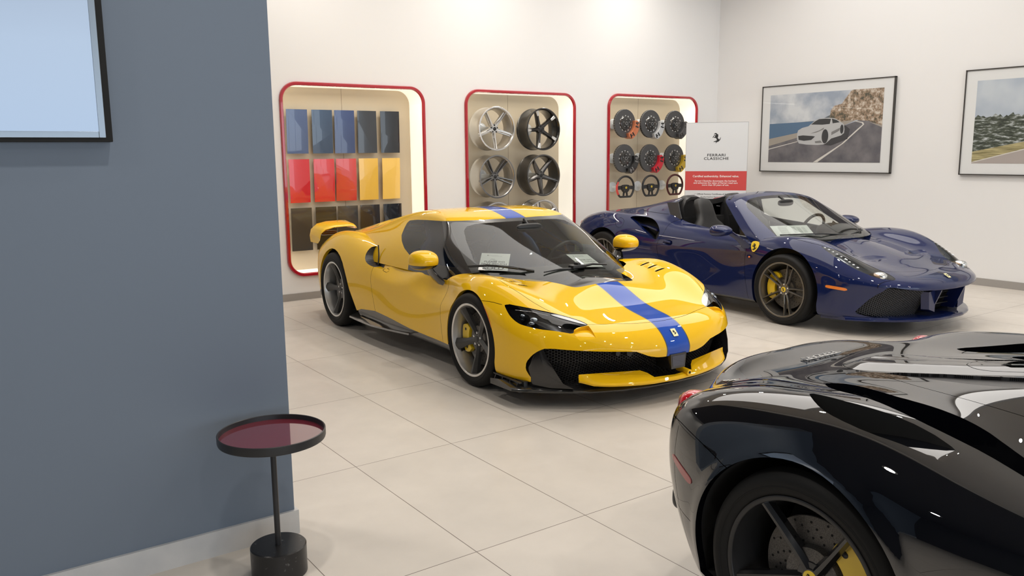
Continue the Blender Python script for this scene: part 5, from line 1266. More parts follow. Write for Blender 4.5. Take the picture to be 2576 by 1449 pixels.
        xr = min(xr, xf_-.008); secs.append([(xf_-.006, y, zf-.026), (xf_, y, zf-.014), (xf_-.010, y, zf), (xr, y, zr), (xr-.004, y, zr-.016), (xr, y, zf-.026)])
    lip = loft(secs, sharp=35); lp = put('painted_front_lip', lip, yel, t)
    put('tow_eye', [xf(creased(lathe([(0.006, 0), (.017, -.0), (.021, .006), (.021, .09)], 20, 'x'), 40), (1.075, .10, .185)) if 0 else tube([(1.02, .10, .200), (1.132, .10, .190)], .021, 18), ], yel, lp)
    put('tow_eye_hole', xf(lathe([(0, .002), (.009, .002)], 16, 'x'), (1.132, .10, .190)), matte, lp)
    ch = loft([[(x, y, z) for y, z in ((-.065*k, .235), (.065*k, .235), (.075*k, .335), (-.075*k, .335))] for x, k in ((1.0, 1.25), (1.10, 1.02), (1.125, .95))], sharp=30); c = put('camera_housing', ch, blackg, t)
    put('camera_window', prism([(-.05, .25), (.05, .25), (.058, .322), (-.058, .322)], .002, 'x', at=1.1245), mat('blue_black_glass', (0.01, 0.016, 0.045), 0.04, coat=1.0), c)
    for y in (-.375, .44):
        sn = tube([(px(y, .36)+.0, y, .352), (px(y, .36)+.03, y, .352)], .019, 18); s_ = put('parking_sensor', sn, satin, t)
    put('sensor_lens', tube([(px(.3, .36)+.0, -.295, .352), (px(.3, .36)+.028, -.295, .352)], .026, 20), satin, t)
    # badge on the nose
    bx = np.array([1.069, 0.008, .4645]); nrm = np.array([.72, 0, .69]); nrm /= np.linalg.norm(nrm)
    Rm = np.stack([np.array([0, 1, 0]), -nrm, np.array([-nrm[2], 0, nrm[0]])], 1)
    bd = put('nose_badge', xf(prism(rrect(-.021, .021, -.030, .030, .003, 3), .003, 'y', at=-.005), bx, Rm), mat('badge_cream', (0.85, 0.80, 0.45), 0.3, coat=0.5), t)
    put('prancing_horse_mark', xf(horse(.036), bx+nrm*.0052, Rm), matte, bd)
    for sd in (-1, 1):
        put('side_marker_lamp', (lambda q: q.moved(q.N*.002))(cut(split3(bump_, [(.172, -.95, .640), (.200, -.95, .636), (.262, -.955, .592), (.322, -.96, .518), (.325, -.96, .47), (.305, -.96, .528), (.236, -.955, .590)], it=1, rng=.06)[0], sd*-split3(bump_, [(.172, -.95, .640), (.200, -.95, .636), (.262, -.955, .592), (.322, -.96, .518), (.325, -.96, .47), (.305, -.96, .528), (.236, -.955, .590)], it=1, rng=.06)[0].V[:, 1])[0]), amber, t)
    # rear wing ends, tail lamp, sill blade
    for sd in (-1, 1):
        wing = loft([[(x, sd*y, z+dz) for x, dz in ((-3.42, -.05*k), (-3.44, .015), (-3.39, .034), (-3.18, .012), (-3.14, -.012), (-3.2, -.05*k))] for y, z, k in ((.885, .80, 1.0), (.87, .865, 1), (.82, .905, .8), (.72, .925, .5), (.56, .930, .4), (.50, .925, .4), (.475, .905, .4))], sharp=60)
        put('rear_spoiler', wing, yel, t)
    for sd in (-1, 1):
        put('tail_lamp', xf(ellipsoid(.05, .11, .022, 3), (-3.31, sd*.74, .845), None), mat('dark_lamp', (0.05, 0.012, 0.012), 0.1, coat=1.0), t)
        bl = loft([[(x, sd*y, z) for y, z in ((yo, zb_), (yo-.004, zb_+.014), (yo-.10, zt+.012), (yo-.11, zt))] for x, yo, zb_, zt in ((-2.13, 1.005, .165, .20), (-1.9, 1.01, .163, .21), (-1.63, 1.005, .162, .21), (-1.3, .99, .18, .215), (-.97, .965, .200, .225))], sharp=50)
        put('sill_blade', bl, mat('dark_chrome', (0.22, 0.21, 0.20), 0.10, metal=0.9, coat=0.5), t)
    # wheels
    for sd in (-1, 1):
        sp = star5(.030, .249, .052, .092, .060, .016, .040, .22, a0=270, mid=.052)
        car_wheel('wheel', t, (0, sd*.955, .340), sd, .340, .245, .262, sp, lipm, lipm, spk, .062, .060, silver, satin, (150, 225), nut_r=.046)
        sp = star5(.030, .254, .052, .092, .070, .016, .043, .22, a0=255, mid=.052)
        car_wheel('wheel', t, (-2.6, sd*.968, .361), sd, .361, .305, .266, sp, lipm, lipm, spk, .062, .070, silver, satin, (-40, 35), nut_r=.046)
    return t
YC = yellow_car()
# ------------------------------------------------------------------ dark blue open two-seater
blu = mat('deep_blue_paint', (0.004, 0.011, 0.068), 0.45, metal=0.15, coat=1.0, coat_rough=0.0, spec=0.1)
rimg = mat('anthracite_rim', (0.17, 0.16, 0.145), 0.30, metal=0.75)
def blue_car():
    t = thing('convertible_car', 'dark blue open-top two-seater parked beyond the yellow coupe, nose towards the right', 'car', *POSE['b'])
    B = bbody(); Cb = bcabin()
    # cockpit opening
    ck = rnd([(.02, -.50), (-.33, -.66), (-.55, -.715), (-1.60, -.690), (-1.75, -.66), (-1.79, -.50), (-1.79, .50), (-1.75, .66), (-1.60, .690), (-.55, .715), (-.33, .66), (.02, .50)], 1)
    i, B = cut(B, np.maximum(seg_sd(ck, B.V[:, 0], B.V[:, 1]), .62-B.V[:, 2]))
    put('cockpit_edge', wall(B, np.array([0, 0, -.06]), keep=lambda m: m[:, 2] > .6), satin, t)
    # mouth with grille bays and centre duct
    mouth = rnd([(.2, .418), (-.207, .420), (-.52, .434), (-.705, .470), (-.725, .430), (-.765, .375), (-.80, .29), (-.835, .215), (-.75, .185), (-.62, .165), (.2, .15)], 1, k=.2)
    i, B = cut(B, np.maximum(seg_sd(mouth, -np.abs(B.V[:, 1]), B.V[:, 2]), .5-B.V[:, 0]))
    v = np.stack([np.full(len(i.V), -.16), -np.sign(i.V[:, 1])*.02*np.clip((np.abs(i.V[:, 1])-.6)/.2, 0, 1), np.full(len(i.V), 0.)], 1)
    put('mouth_surround', wall(i, v*.35), blu, t)
    put('mouth_floor', [i.moved(v), wall(i.moved(v*.35), v*.65)], matte, t)
    under, B = cut(B, B.V[:, 2]-.135)
    g = np.maximum(seg_sd([(-2.3, -.1), (-2.3, .17), (-.3, .185), (-.3, -.1)], B.V[:, 0], B.V[:, 2]), .5-np.abs(B.V[:, 1])); sk, B = cut(B, g)
    rb, B = cut(B, np.maximum(B.V[:, 0]+2.95, B.V[:, 2]-.30))
    archs = [arch_poly(.018, .350, .392, .392, -.33), arch_poly(-2.65, .355, .400, .40, -.38)]
    B = archwork(B, archs, (blu, matte), t)
    ls = []
    for q in (sk, under):
        for P in archs: _, q = cut(q, seg_sd(P, q.V[:, 0], q.V[:, 2]))
        ls.append(q)
    put('underbody', ls+[rb], carbon, t)
    # headlights
    HL = [(.30, -.822, .782), (.351, -.82, .779), (.40, -.79, .765), (.50, -.745, .735), (.60, -.67, .690), (.70, -.60, .645), (.80, -.565, .600), (.89, -.555, .553), (.955, -.585, .518), (.927, -.625, .520), (.875, -.70, .531), (.814, -.748, .551), (.71, -.80, .60), (.60, -.835, .655), (.45, -.845, .725)]
    i, B = split3(B, HL, it=2)
    for sd in (-1, 1):
        ii = cut(i, sd*-i.V[:, 1])[0]; hl = put('headlight', ii.moved(-ii.N*.002), lampg, t)
        put('lamp_bowl', [ii.moved(-ii.N*.045), wall(ii, -ii.N*.045)], mat('lamp_silver', (0.30, 0.32, 0.34), 0.22, metal=0.7), hl)
        put('main_reflector', xf(ellipsoid(.062, .050, .040, 2.4), (.835, sd*.66, .545)), mat('lamp_reflector', (0.75, 0.78, 0.78), 0.12, metal=0.9), hl)
        put('reflector_rim', xf(ellipsoid(.075, .062, .030, 2.4), (.81, sd*.66, .545)), mat('lamp_brown', (0.30, 0.22, 0.16), 0.3, metal=.5), hl)
        for k in range(9):
            f = k/8; e = xf(ellipsoid(.014, .008, .006), (.36+.33*f, sd*(.83-.03*f-.02), .768-.150*f**1.15)); put('led', e, mat('led_white', (0.85, 0.87, 0.9), .1, emit=(1, 1, 1), estr=.05), hl)
    # side intake
    IN = [(-2.31, -.843, .894), (-2.253, -.817, .907), (-2.114, -.789, .909), (-2.005, -.783, .902), (-1.886, -.816, .876), (-1.79, -.858, .828), (-1.736, -.889, .778), (-1.72, -.912, .725), (-1.749, -.93, .672), (-1.83, -.931, .697), (-1.968, -.918, .763), (-2.132, -.886, .835)]
    i, B = split3(B, IN, it=2, rng=.2); k = np.clip((-1.70-i.V[:, 0])/.18, 0, 1); v = np.stack([-.05+0*k, -np.sign(i.V[:, 1])*.16*k, -.02+0*k], 1)
    si = parts('side_intake', [wall(i, v*.5)], blu, t)[0]; parts('intake_depth', [i.moved(v), wall(i.moved(v*.5), v*.5)], matte, si)
    for sd in (-1, 1):
        q = loft([[(x, sd*(y+dy), z+dz) for dy, dz in ((0, 0), (.03, .012), (.03, .03), (-.05, .02), (-.05, 0))] for x, y, z in ((-2.16, .80, .80), (-1.95, .84, .785), (-1.79, .85, .755))], sharp=40); put('intake_splitter', q, blu, si)
    # shut lines
    gaps = []
    for pts, kw in (([(-1.60, .91), (-1.655, .88), (-1.665, .84), (-1.66, .755), (-1.71, .682), (-1.735, .61), (-1.69, .48), (-1.60, .35), (-1.50, .19)], dict(cond=lambda V: (V[:, 1] < -.6))),
                    ([(-.55, .80), (-.50, .75), (-.497, .654), (-.505, .59), (-.488, .498), (-.469, .395), (-.42, .19)], dict(cond=lambda V: V[:, 1] < -.6)),
                    ([(-2.30, .965), (-2.238, .958), (-2.03, .952), (-1.79, .948)], dict(cond=lambda V: V[:, 1] < -.55)),
                    ([(-2.447, .881), (-2.382, .874), (-2.334, .845), (-2.321, .795), (-2.364, .765), (-2.43, .78), (-2.474, .826), (-2.481, .866)], dict(cond=lambda V: V[:, 1] < -.7, closed=True)),
                    ([(.02, -.835), (.15, -.838), (.30, -.826), (.37, -.79)], dict(plane='xy', cond=lambda V: V[:, 2] > .6)),
                    ([(.80, -.56), (.835, -.44), (.875, -.28), (.915, -.10), (.925, 0)], dict(plane='xy', cond=lambda V: V[:, 2] > .48)),
                    ([(.94, -.60), (.90, -.74), (.86, -.80)], dict(plane='xy', cond=lambda V: V[:, 2] > .45))):
        gp, B = gap(B, pts, **kw); gaps.append(gp)
    put('shut_lines', gaps, gapm, t)
    # bonnet creases and scoops
    B = chamfer(B, [(.60, -.10), (.62, -.50), (.50, -.55), (.46, -.30)], .22, .014, plane='xy', it=1, cond=lambda V: V[:, 2] > .5)
    B = chamfer(B, [(-1.655, .655), (-1.62, .685), (-1.52, .688), (-1.50, .655), (-1.52, .628), (-1.62, .628)], .8, .018, plane='xz', it=2, cond=lambda V: V[:, 1] < -.7)
    side, deck = cut(B, np.maximum(.15-B.V[:, 0]*0-.15, -1)) if 0 else (None, B)
    door, rest = cut(B, np.maximum(seg_sd([(-1.60, .91), (-1.655, .88), (-1.66, .755), (-1.735, .61), (-1.69, .48), (-1.50, .19), (-1.5, .05), (-.42, .05), (-.42, .19), (-.488, .498), (-.505, .59), (-.50, .75), (-.55, .80), (-.8, .95)], B.V[:, 0], B.V[:, 2]), .6-np.abs(B.V[:, 1])))
    fr, rest = cut(rest, .12-rest.V[:, 0])
    hood, fr = cut(fr, np.maximum(seg_sd([(.10, -.84), (.30, -.826), (.37, -.79), (.60, -.67), (.80, -.56), (.875, -.28), (.925, 0), (.875, .28), (.80, .56), (.60, .67), (.37, .79), (.30, .826), (.10, .84)], fr.V[:, 0], fr.V[:, 1]), .48-fr.V[:, 2]))
    parts('body_shell', rest, blu, t); put('front_bumper', fr, blu, t); put('bonnet', hood, blu, t)
    for sd in (-1, 1):
        put('door', cut(door, sd*-door.V[:, 1])[0], blu, t)
        put('door_handle', tube([(-1.625, sd*.918, .668), (-1.57, sd*.920, .666), (-1.53, sd*.915, .662)], .012, 10), blu, t)
    # windscreen with its painted frame
    fr_, cab = cut(Cb, -(Cb.V[:, 0]+1.10)); cab = fr_
    _, cab = cut(cab, cab.V[:, 2]-.76)
    # outer border of frame = surface ahead of this line; side beyond is open
    keep, side = cut(cab, (-.52+(cab.V[:, 2]-.79)*(-.46/.32))-cab.V[:, 0])
    keep, _ = cut(keep, -(keep.V[:, 0]+1.075))
    pane = rnd([(-.70, .84), (-.635, 1.00), (-.575, 1.10), (-.45, 1.150), (-.25, 1.172), (0, 1.178), (.25, 1.172), (.45, 1.150), (.575, 1.10), (.635, 1.00), (.70, .84), (.76, .70), (-.76, .70)], 1)
    gl, frm = cut(keep, np.maximum(seg_sd(pane, keep.V[:, 1], keep.V[:, 2]), -(keep.V[:, 0]+.955)))
    gb, gi = cut(gl, -.016-seg_sd(pane, gl.V[:, 1], gl.V[:, 2]))
    _, gl = cut(gl, gl.V[:, 2]-.79)
    put('windscreen', gl, glassf, t)
    fb, frm = cut(frm, .0*frm.V[:, 0]+1)
    put('windscreen_frame', [frm, wall(frm, -frm.N*.035), frm.moved(-frm.N*.035)], blu, t)
    put('header_trim', tube([(-.99, -.60, 1.135), (-1.03, -.50, 1.160), (-1.07, -.28, 1.183), (-1.08, 0, 1.190), (-1.07, .28, 1.183), (-1.03, .50, 1.160), (-.99, .60, 1.135)], .018, 8), satin, t)
    for sd in (-1, 1):
        q = prism([(-.545, .795), (-.70, .80), (-.68, .87)], .010, 'y', at=sd*.755-.005); put('quarter_light', q, satin, t)
    # fairing faces and roll hoops
    for sd in (-1, 1):
        f = loft([[(x, sd*y, z) for y, z in ((.715, .915), (.66, 1.0), (.575, 1.085), (.50, 1.12), (.36, 1.135), (.22, 1.10), (.16, 1.0), (.14, .80), (.70, .80))] for x in (-1.80, -1.76)], sharp=30)
        put('fairing_face', f, satin, t)
        hp = loft([[(x+dx-.30*(z-.85), sd*(y), z) for dx in (-.10, .05)] for x, y, z in ((-1.60, .16, .85), (-1.60, .19, 1.06), (-1.60, .25, 1.125), (-1.60, .38, 1.145), (-1.60, .50, 1.125), (-1.60, .565, 1.05), (-1.60, .60, .95), (-1.60, .61, .85))][::1], cap=False, sharp=0)
        secs = []
        for y, z, w_ in ((.15, .72, .05), (.17, 1.02, .05), (.22, 1.10, .05), (.32, 1.135, .052), (.42, 1.135, .052), (.50, 1.105, .05), (.555, 1.03, .05), (.58, .72, .05)):
            secs.append([(-1.70+dx-.22*(z-.85), sd*(y), z+dz) for dx, dz in ((-.09, -.03), (-.09, .012), (-.02, .02), (.035, .0), (.035, -.03))])
        put('roll_hoop', loft(secs, sharp=60), leather, t)
        put('side_panel_glass', prism([(-1.765, .935), (-1.80, 1.01), (-1.83, 1.08), (-1.655, 1.09), (-1.60, .90), (-1.68, .90)], .010, 'y', at=sd*.690-.005), mat('quarter_grey', (.06, .062, .07), .25, coat=.6), t)
        put('pillar_trim', tube([(-1.72, sd*.648, 1.085), (-1.66, sd*.67, 1.0), (-1.60, sd*.69, .905)], .011, 8), satin, t)
    # cockpit
    put('cockpit_tub', [box(-1.95, .35, -.80, .80, .16, .20), box(-1.85, .1, -.80, -.74, .18, .77), box(-1.85, .1, .74, .80, .18, .77), box(-1.90, -1.74, -.72, .72, .18, .90)], mat('cabin_black'), t)
    dash = loft([[(min(x, .04-.46*(abs(y)/.84)**2.2) if x > -.2 else x, y, z) for x, z in ((.14, .62), (.10, .77), (-.12, .805), (-.33, .80), (-.46, .755), (-.48, .62), (-.42, .5), (.1, .5))] for y in (-.74, -.68, -.6, -.5, -.35, -.18, 0, .18, .35, .5, .6, .68, .74)], sharp=50)
    d = put('dashboard', dash, mat('dash_alcantara'), t)
    put('instrument_hood', xf(ellipsoid(.15, .19, .075, 2.6), (-.38, .36, .81)), mat('dash_alcantara'), d)
    stw = put('steering_wheel', xf(steering_s(.18), (-.66, .36, .80), rotz(R(-90))@rotx(R(-22))), leather, t); put('steering_boss', xf(steering_hub(.18), (-.66, .36, .80), rotz(R(-90))@rotx(R(-22))), leather, stw)
    stc = mat('seat_stitching', (0.35, 0.33, 0.32), .7)
    for sd in (-1, 1):
        se = put('seat', xf(seat_s(.50, 22), (-1.14, sd*.38, .155)), leather, t)
        
    put('rear_view_mirror', [xf(ellipsoid(.022, .120, .036, 3), (-.74, 0.0, 1.10)), tube([(-.75, 0, 1.12), (-.83, 0, 1.165)], .012)], satin, t)
    put('red_pull_tab', prism([(-2.202, .974), (-2.117, 1.012), (-2.096, .985)], .004, 'y', at=-.628), redl, t) if 0 else None
    for sd in (-1, 1):
        sh, gl2 = mirror_s(.225, .115, .15); c = (-.72, sd*1.05, .862)
        mr = put('door_mirror', xf(sh if sd < 0 else sh.mirrored(), c), blu, t); put('mirror_glass', xf(gl2, c), mat('mirror_glass'), mr)
        arm = loft([[(x0+dx*k, sd*y, z+dz*k) for dx, dz in ((-.055, 0), (-.03, .020), (.03, .020), (.06, 0), (.03, -.020), (-.03, -.020))] for x0, y, z, k in ((-.74, .985, .862, .9), (-.66, .96, .845, .95), (-.58, .935, .80, .9), (-.52, .90, .74, 1.1), (-.51, .875, .71, 1.2))], sharp=60)
        put('mirror_arm', arm, blu, mr)
    for y0, y1 in ((-.05, -.62), (.12, .52)):
        w = put('wiper', tube([(.02, y0, .80), (-.05, y0+(y1-y0)*.4, .835), (-.20, y1, .835)], [.010, .008, .006], 8), satin, t)
        put('wiper_blade', tube([(.03, y0-.05*np.sign(y1), .815), (-.02, y0+(y1-y0)*.5, .84), (-.24, y1*1.12, .832)], .007, 6), satin, w)
    # nose
    Sg = hexgrid(-.84, .84, .15, .47, .019, lambda u, v: (seg_sd(mouth, -np.abs(u), v) < -.01) & (np.abs(u) > .27))
    def px(y, z): return bXf(np.abs(y), z)-.075
    gr = put('grille', strands(Sg, lambda u, v: np.stack([px(u, v)-.01*0, u, v], 1), .0028, .006), mat('grille_grey', (0.06, 0.062, 0.07), .4), t)
    for sd in (-1, 1):
        put('centre_duct_wall', prism([(1.145, .415), (1.02, .415), (.93, .20), (1.06, .205)], .016, 'y', at=sd*.19-.008), blu, gr)
        q = loft([[(x, sd*y, z) for y, z in ((y0, .415), (y0+.11, .40), (y0+.09, .24), (y0, .21))] for x, y0 in ((1.09, .19), (1.03, .22))], sharp=30); put('duct_panel', q, blu, gr)
    put('radiator_slats', [box(.98, 1.0, -.18, .18, z, z+.008) for z in (.25, .30, .35, .39)], satin, gr)
    def plan(y, k=0.0): return np.interp(np.abs(y), [0, .2, .4, .6, .75, .85, .93, .99], [1.15, 1.14, 1.08, .965, .83, .70, .55, .42])+k
    ys = np.linspace(-.875, .875, 61)
    spl = loft([[(plan(y), y, .142), (plan(y, .006), y, .158), (plan(y, -.012), y, .176), (plan(y, -.14), y, .180), (plan(y, -.25), y, .165), (plan(y, -.25), y, .128)] for y in ys], sharp=50)
    put('front_splitter', spl, blu, t)
    for sd in (-1, 1):
        q = loft([[(x, sd*y, z) for x, y, z in P] for P in (((.98, .64, .178), (.86, .78, .178), (.80, .84, .185)), ((.95, .70, .215), (.85, .79, .235), (.80, .845, .24)))], cap=True, sharp=30) if 0 else None
    bx = np.array([1.066, .04, .518]); nrm = np.array([.5, 0, .866]); nrm /= np.linalg.norm(nrm); bx = np.array([1.075, 0, .5185])
    Rm = np.stack([np.array([0, 1, 0]), -nrm, np.array([-nrm[2], 0, nrm[0]])], 1)
    bd = put('nose_badge', xf(prism(rrect(-.020, .020, -.030, .030, .003, 3), .003, 'y', at=-.008), bx, Rm), mat('badge_cream'), t); put('prancing_horse_mark', xf(horse(.036), bx+nrm*.0082, Rm), matte, bd)
    mk = [(.481, -.94, .442), (.489, -.939, .452), (.60, -.91, .445), (.667, -.885, .437), (.675, -.882, .423), (.662, -.885, .412), (.60, -.91, .418), (.485, -.939, .426)]
    i, _ = split3(fr, mk, it=1, rng=.08)
    for sd in (-1, 1):
        q = cut(i, sd*-i.V[:, 1])[0]; q = q.moved(q.N*.004); put('side_marker_lamp', [q, wall(q, -q.N*.004)], mat('orange_marker', (0.80, 0.22, 0.03), .3, coat=.6), t)
        # wing shield
        P = rnd([(-.050, .050), (0, .062), (.050, .050), (.045, -.01), (.0, -.065), (-.045, -.01)], 1)
        Rs = rotz(R(0) if sd < 0 else R(180)); c = (-.385, sd*.888, .715)
        sh = put('wing_shield', xf(prism(P, .003, 'y', at=-.003), c, Rs@rotx(R(-20))), capy, t); put('prancing_horse_mark', xf(horse(.075), (c[0], c[1]+sd*.006, c[2]), Rs@rotx(R(-20))), matte, sh)
    for sd in (-1, 1): put('repeater_lamp', xf(ellipsoid(.012, .006, .010), (-.44, sd*.900, .610)), amber, t)
    for sd in (-1, 1): put('tail_lamp', xf(ellipsoid(.05, .045, .05), (-3.29, sd*.74, .745)), redl, t)
    put('rear_lamp_edge', [xf(ellipsoid(.05, .02, .05), (-3.36, sd*.84, .78)) for sd in (-1, 1)], redl, t) if 0 else None
    for sd in (-1, 1):
        sp = star5(.040, .256, .042, .030, .045, .012, .03, .3, a0=286, fork=.034)
        car_wheel('wheel', t, (0, sd*.950, .340), sd, .340, .245, .264, sp, rimg, rimg, rimg, .060, .040, silver, capy, (120, 222), nut_r=.048)
        sp = star5(.040, .256, .042, .030, .055, .012, .03, .3, a0=300, fork=.034)
        car_wheel('wheel', t, (-2.65, sd*.960, .352), sd, .352, .305, .264, sp, rimg, rimg, rimg, .060, .050, silver, capy, (-40, 40), nut_r=.048)
    return t
BC = blue_car()
# ------------------------------------------------------------------ black hypercar, rear quarter towards the camera
blk_p = mat('black_paint', (0.0025, 0.003, 0.005), 0.5, coat=1.0, coat_rough=0.0, spec=0.0)
bsdf(blk_p).inputs['Coat IOR'].default_value = 2.1
def black_car():
    t = thing('hypercar', 'glossy black hypercar in the right foreground, its rear fender and wheel nearest the camera', 'car', *POSE['k'])
    B = kbody()
    under, B = cut(B, B.V[:, 2]-.14)
    rb, B = cut(B, np.maximum(B.V[:, 0]+3.0, B.V[:, 2]-.215)); put('underbody', [under, rb], carbon, t)
    archs = [arch_poly(0, .350, .385, .385, -.36), arch_poly(-2.665, .345, .398, .40, -.395)]
    # shallow lip around the arch
    for P in archs[1:]:
        ring_ = [(p[0], p[1]) for p in arch_poly(-2.665, .345, .452, .45, -.45)]
        g = seg_sd(ring_, B.V[:, 0], B.V[:, 2]); w = np.clip(-g/.05, 0, 1)*(np.abs(B.V[:, 1]) > .6)
        V = B.V.copy(); V[:, 1] += np.sign(V[:, 1])*.008*w*w*(3-2*w); B = Surf(V, B.F)
    B = archwork(B, archs, (blk_p, matte), t, depth=.40, lipd=.03)
    # fender-top scoop: deep under its rear lip, flush at the front
    SCP = [(-2.811, -.727, .882), (-2.72, -.738, .888), (-2.647, -.747, .891), (-2.475, -.735, .883), (-2.34, -.755, .86), (-2.25, -.800, .828), (-2.26, -.838, .815), (-2.393, -.842, .84), (-2.517, -.850, .848), (-2.632, -.838, .86), (-2.70, -.818, .869), (-2.76, -.779, .88)]
    i, B = split3(B, SCP, it=1, rng=.12); k = np.clip((-2.30-i.V[:, 0])/.36, 0, 1)**.9; v = np.stack([-.06*k, 0*k, -.11*k], 1); f = Surf((i.V+v), i.F)
    for sd in (-1, 1):
        sc = put('fender_scoop', cut(f, sd*-f.V[:, 1])[0], blk_p, t); wl = wall(i, v); put('scoop_wall', cut(wl, sd*-wl.V[:, 1])[0], matte, sc)
    # flow channel between engine cover and fender
    CH = [(-2.95, -.45), (-2.90, -.410), (-2.834, -.411), (-2.70, -.47), (-2.613, -.515), (-2.43, -.548), (-2.319, -.585), (-2.238, -.625), (-2.12, -.67), (-1.98, -.71), (-1.95, -.77), (-2.145, -.735), (-2.246, -.718), (-2.341, -.716), (-2.446, -.709), (-2.573, -.682), (-2.727, -.617), (-2.86, -.53)]
    g = np.maximum(seg_sd(rnd(CH, 1), B.V[:, 0], -np.abs(B.V[:, 1])), .6-B.V[:, 2]); i, B = cut(B, g)
    k = np.clip((i.V[:, 0]+2.97)/.30, 0, 1)*np.clip((-1.9-i.V[:, 0])/.1, 0, 1); v = np.stack([0*k, -np.sign(i.V[:, 1])*-.03*k, -.20*k], 1)
    ch = parts('flow_channel', wall(i, v), blk_p, t)[0]; fm, fb_ = cut(i.moved(v), -(i.moved(v).V[:, 0]+2.32)); parts('channel_floor', fb_, matte, ch); parts('channel_mesh', fm, hexmesh('channel_honeycomb', 90, flat=(1, 1, 0)), ch)
    B = chamfer(B, [(-3.118, 0.06), (-3.118, -.05), (-3.095, -.125), (-3.03, -.175), (-2.93, -.175), (-2.70, -.128), (-2.30, -.12), (-1.9, -.11), (-1.9, .06)], -.30, .020, plane='xy', it=1, cond=lambda V: V[:, 2] > .7)
    gaps = []
    for pts, kw in (([(-3.31, .705), (-3.22, .715), (-3.16, .708), (-3.06, .688), (-2.98, .662), (-2.90, .645)], dict(cond=lambda V: V[:, 1] < -.75)),
                    ([(-3.115, 0), (-3.112, -.06), (-3.09, -.125), (-3.03, -.17), (-2.95, -.195), (-2.80, -.265), (-2.62, -.36), (-2.40, -.43), (-2.0, -.50)], dict(plane='xy', cond=lambda V: V[:, 2] > .7)),
                    ([(-3.30, -.672), (-3.175, -.672), (-2.936, -.738), (-2.82, -.735)], dict(plane='xy', cond=lambda V: V[:, 2] > .7)),
                    ([(-3.21, .70), (-3.225, .55), (-3.19, .40), (-3.14, .24)], dict(cond=lambda V: V[:, 1] < -.7)),
                    ([(-3.27, .425), (-3.20, .395), (-3.10, .385)], dict(cond=lambda V: V[:, 1] < -.7)),
                    ([(-2.66, .05), (-2.58, .095), (-2.45, .10), (-2.2, .10), (-2.2, -.10), (-2.45, -.10), (-2.58, -.095), (-2.66, -.05)], dict(plane='xy', cond=lambda V: V[:, 2] > .7, closed=True, mirror=False))):
        gp, B = gap(B, pts, w=.0013, **kw); gaps.append(gp)
    put('shut_lines', gaps, gapm, t)
    # perforated strips and engine window
    ST = [(-2.875, -.160), (-2.83, -.128), (-2.681, -.100), (-2.426, -.118), (-2.2, -.14), (-2.0, -.16), (-2.0, -.29), (-2.2, -.265), (-2.373, -.240), (-2.528, -.228), (-2.686, -.195)]
    ay = -np.abs(B.V[:, 1])
    # widen the strip clear of the window joint
    ST = [(x, y-.035) for x, y in ST]
    i, B = cut(B, np.maximum(seg_sd(ST, B.V[:, 0], ay), .7-B.V[:, 2])); v = np.array([0, 0, -.012]); vs = parts('vent_strip', [i.moved(v), wall(i, v)], hexmesh('strip_honeycomb', 150, c1=(0.055, 0.055, 0.06), flat=(1, 1, 0)), t)
    WN = [(-2.54, .04), (-2.49, .07), (-2.25, .075), (-2.25, -.075), (-2.49, -.07), (-2.54, -.04)]
    i, B = cut(B, np.maximum(seg_sd(WN, B.V[:, 0], B.V[:, 1]), .7-B.V[:, 2])); v = np.array([0, 0, -.006]); put('engine_window', [i.moved(v).setm(0), wall(i, v).setm(1)], (mat('smoked_glass', (0.06, 0.065, 0.06), .05, coat=1.0), blk_p), t)
    B = chamfer(B, [(-3.118, 0.03), (-3.112, -.06), (-3.09, -.125), (-3.03, -.17), (-2.95, -.195), (-2.80, -.225), (-2.0, -.10), (-1.9, .03)], -.16, .022, plane='xy', it=1, cond=lambda V: V[:, 2] > .7) if 0 else B
    # tail lamp sunk in the rear corner
    TL = [(-3.36, -.80, .80), (-3.30, -.845, .79), (-3.27, -.86, .74), (-3.285, -.865, .69), (-3.34, -.83, .665)]
    rear, rest = cut(B, B.V[:, 0]+2.95); door, rest = cut(rest, np.maximum(rest.V[:, 0]+.5, -rest.V[:, 0]-1.9)) if 0 else (None, rest)
    eng, rest2 = cut(rest, np.maximum(seg_sd([(-2.95, -.40), (-2.0, -.6), (-1.7, -.6), (-1.7, .6), (-2.0, .6), (-2.95, .40)], rest.V[:, 0], rest.V[:, 1]), .75-rest.V[:, 2]))
    parts('body_shell', rest2, blk_p, t); put('tail_panel', rear, blk_p, t); put('engine_cover', eng, blk_p, t)
    for sd in (-1, 1):
        o = xf(lathe([(0, -.046), (.030, -.044), (.050, -.034), (.063, -.012), (.066, .01), (.066, .05)], 40, 'y'), (-3.268, sd*.782, .728), rotz(R(-58) if sd < 0 else R(-122)))
        tl = put('tail_lamp', creased(o, 50), mat('tail_red', (0.55, 0.008, 0.02), .12, coat=1.0), t)
        put('lamp_ring', xf(lathe([(.036, -.0425), (.040, -.0440), (.044, -.0385)], 40, 'y'), (-3.268, sd*.782, .728), rotz(R(-58) if sd < 0 else R(-122))), mat('tail_red_dark', (0.20, 0.004, 0.01), .2, coat=.8), tl)
        mk = [(-3.235, -.88, .575), (-3.225, -.885, .59), (-3.156, -.923, .572), (-3.09, -.952, .548), (-3.085, -.952, .532), (-3.10, -.945, .524), (-3.16, -.92, .545)]
        i, _ = split3(rear, mk, it=1, rng=.1); i2, _ = split3(rest2, mk, it=1, rng=.1); q = cut(join(i, i2), sd*-join(i, i2).V[:, 1])[0]; q = q.moved(q.N*.003)
        put('side_reflector', [q, wall(q, -q.N*.003)], mat('pink_reflector', (0.42, 0.12, 0.12), .35, coat=.6), t)
        put('cooling_outlet', xf(ellipsoid(.03, .05, .05), (-3.27, sd*.90, .33)), satin, t) if 0 else None
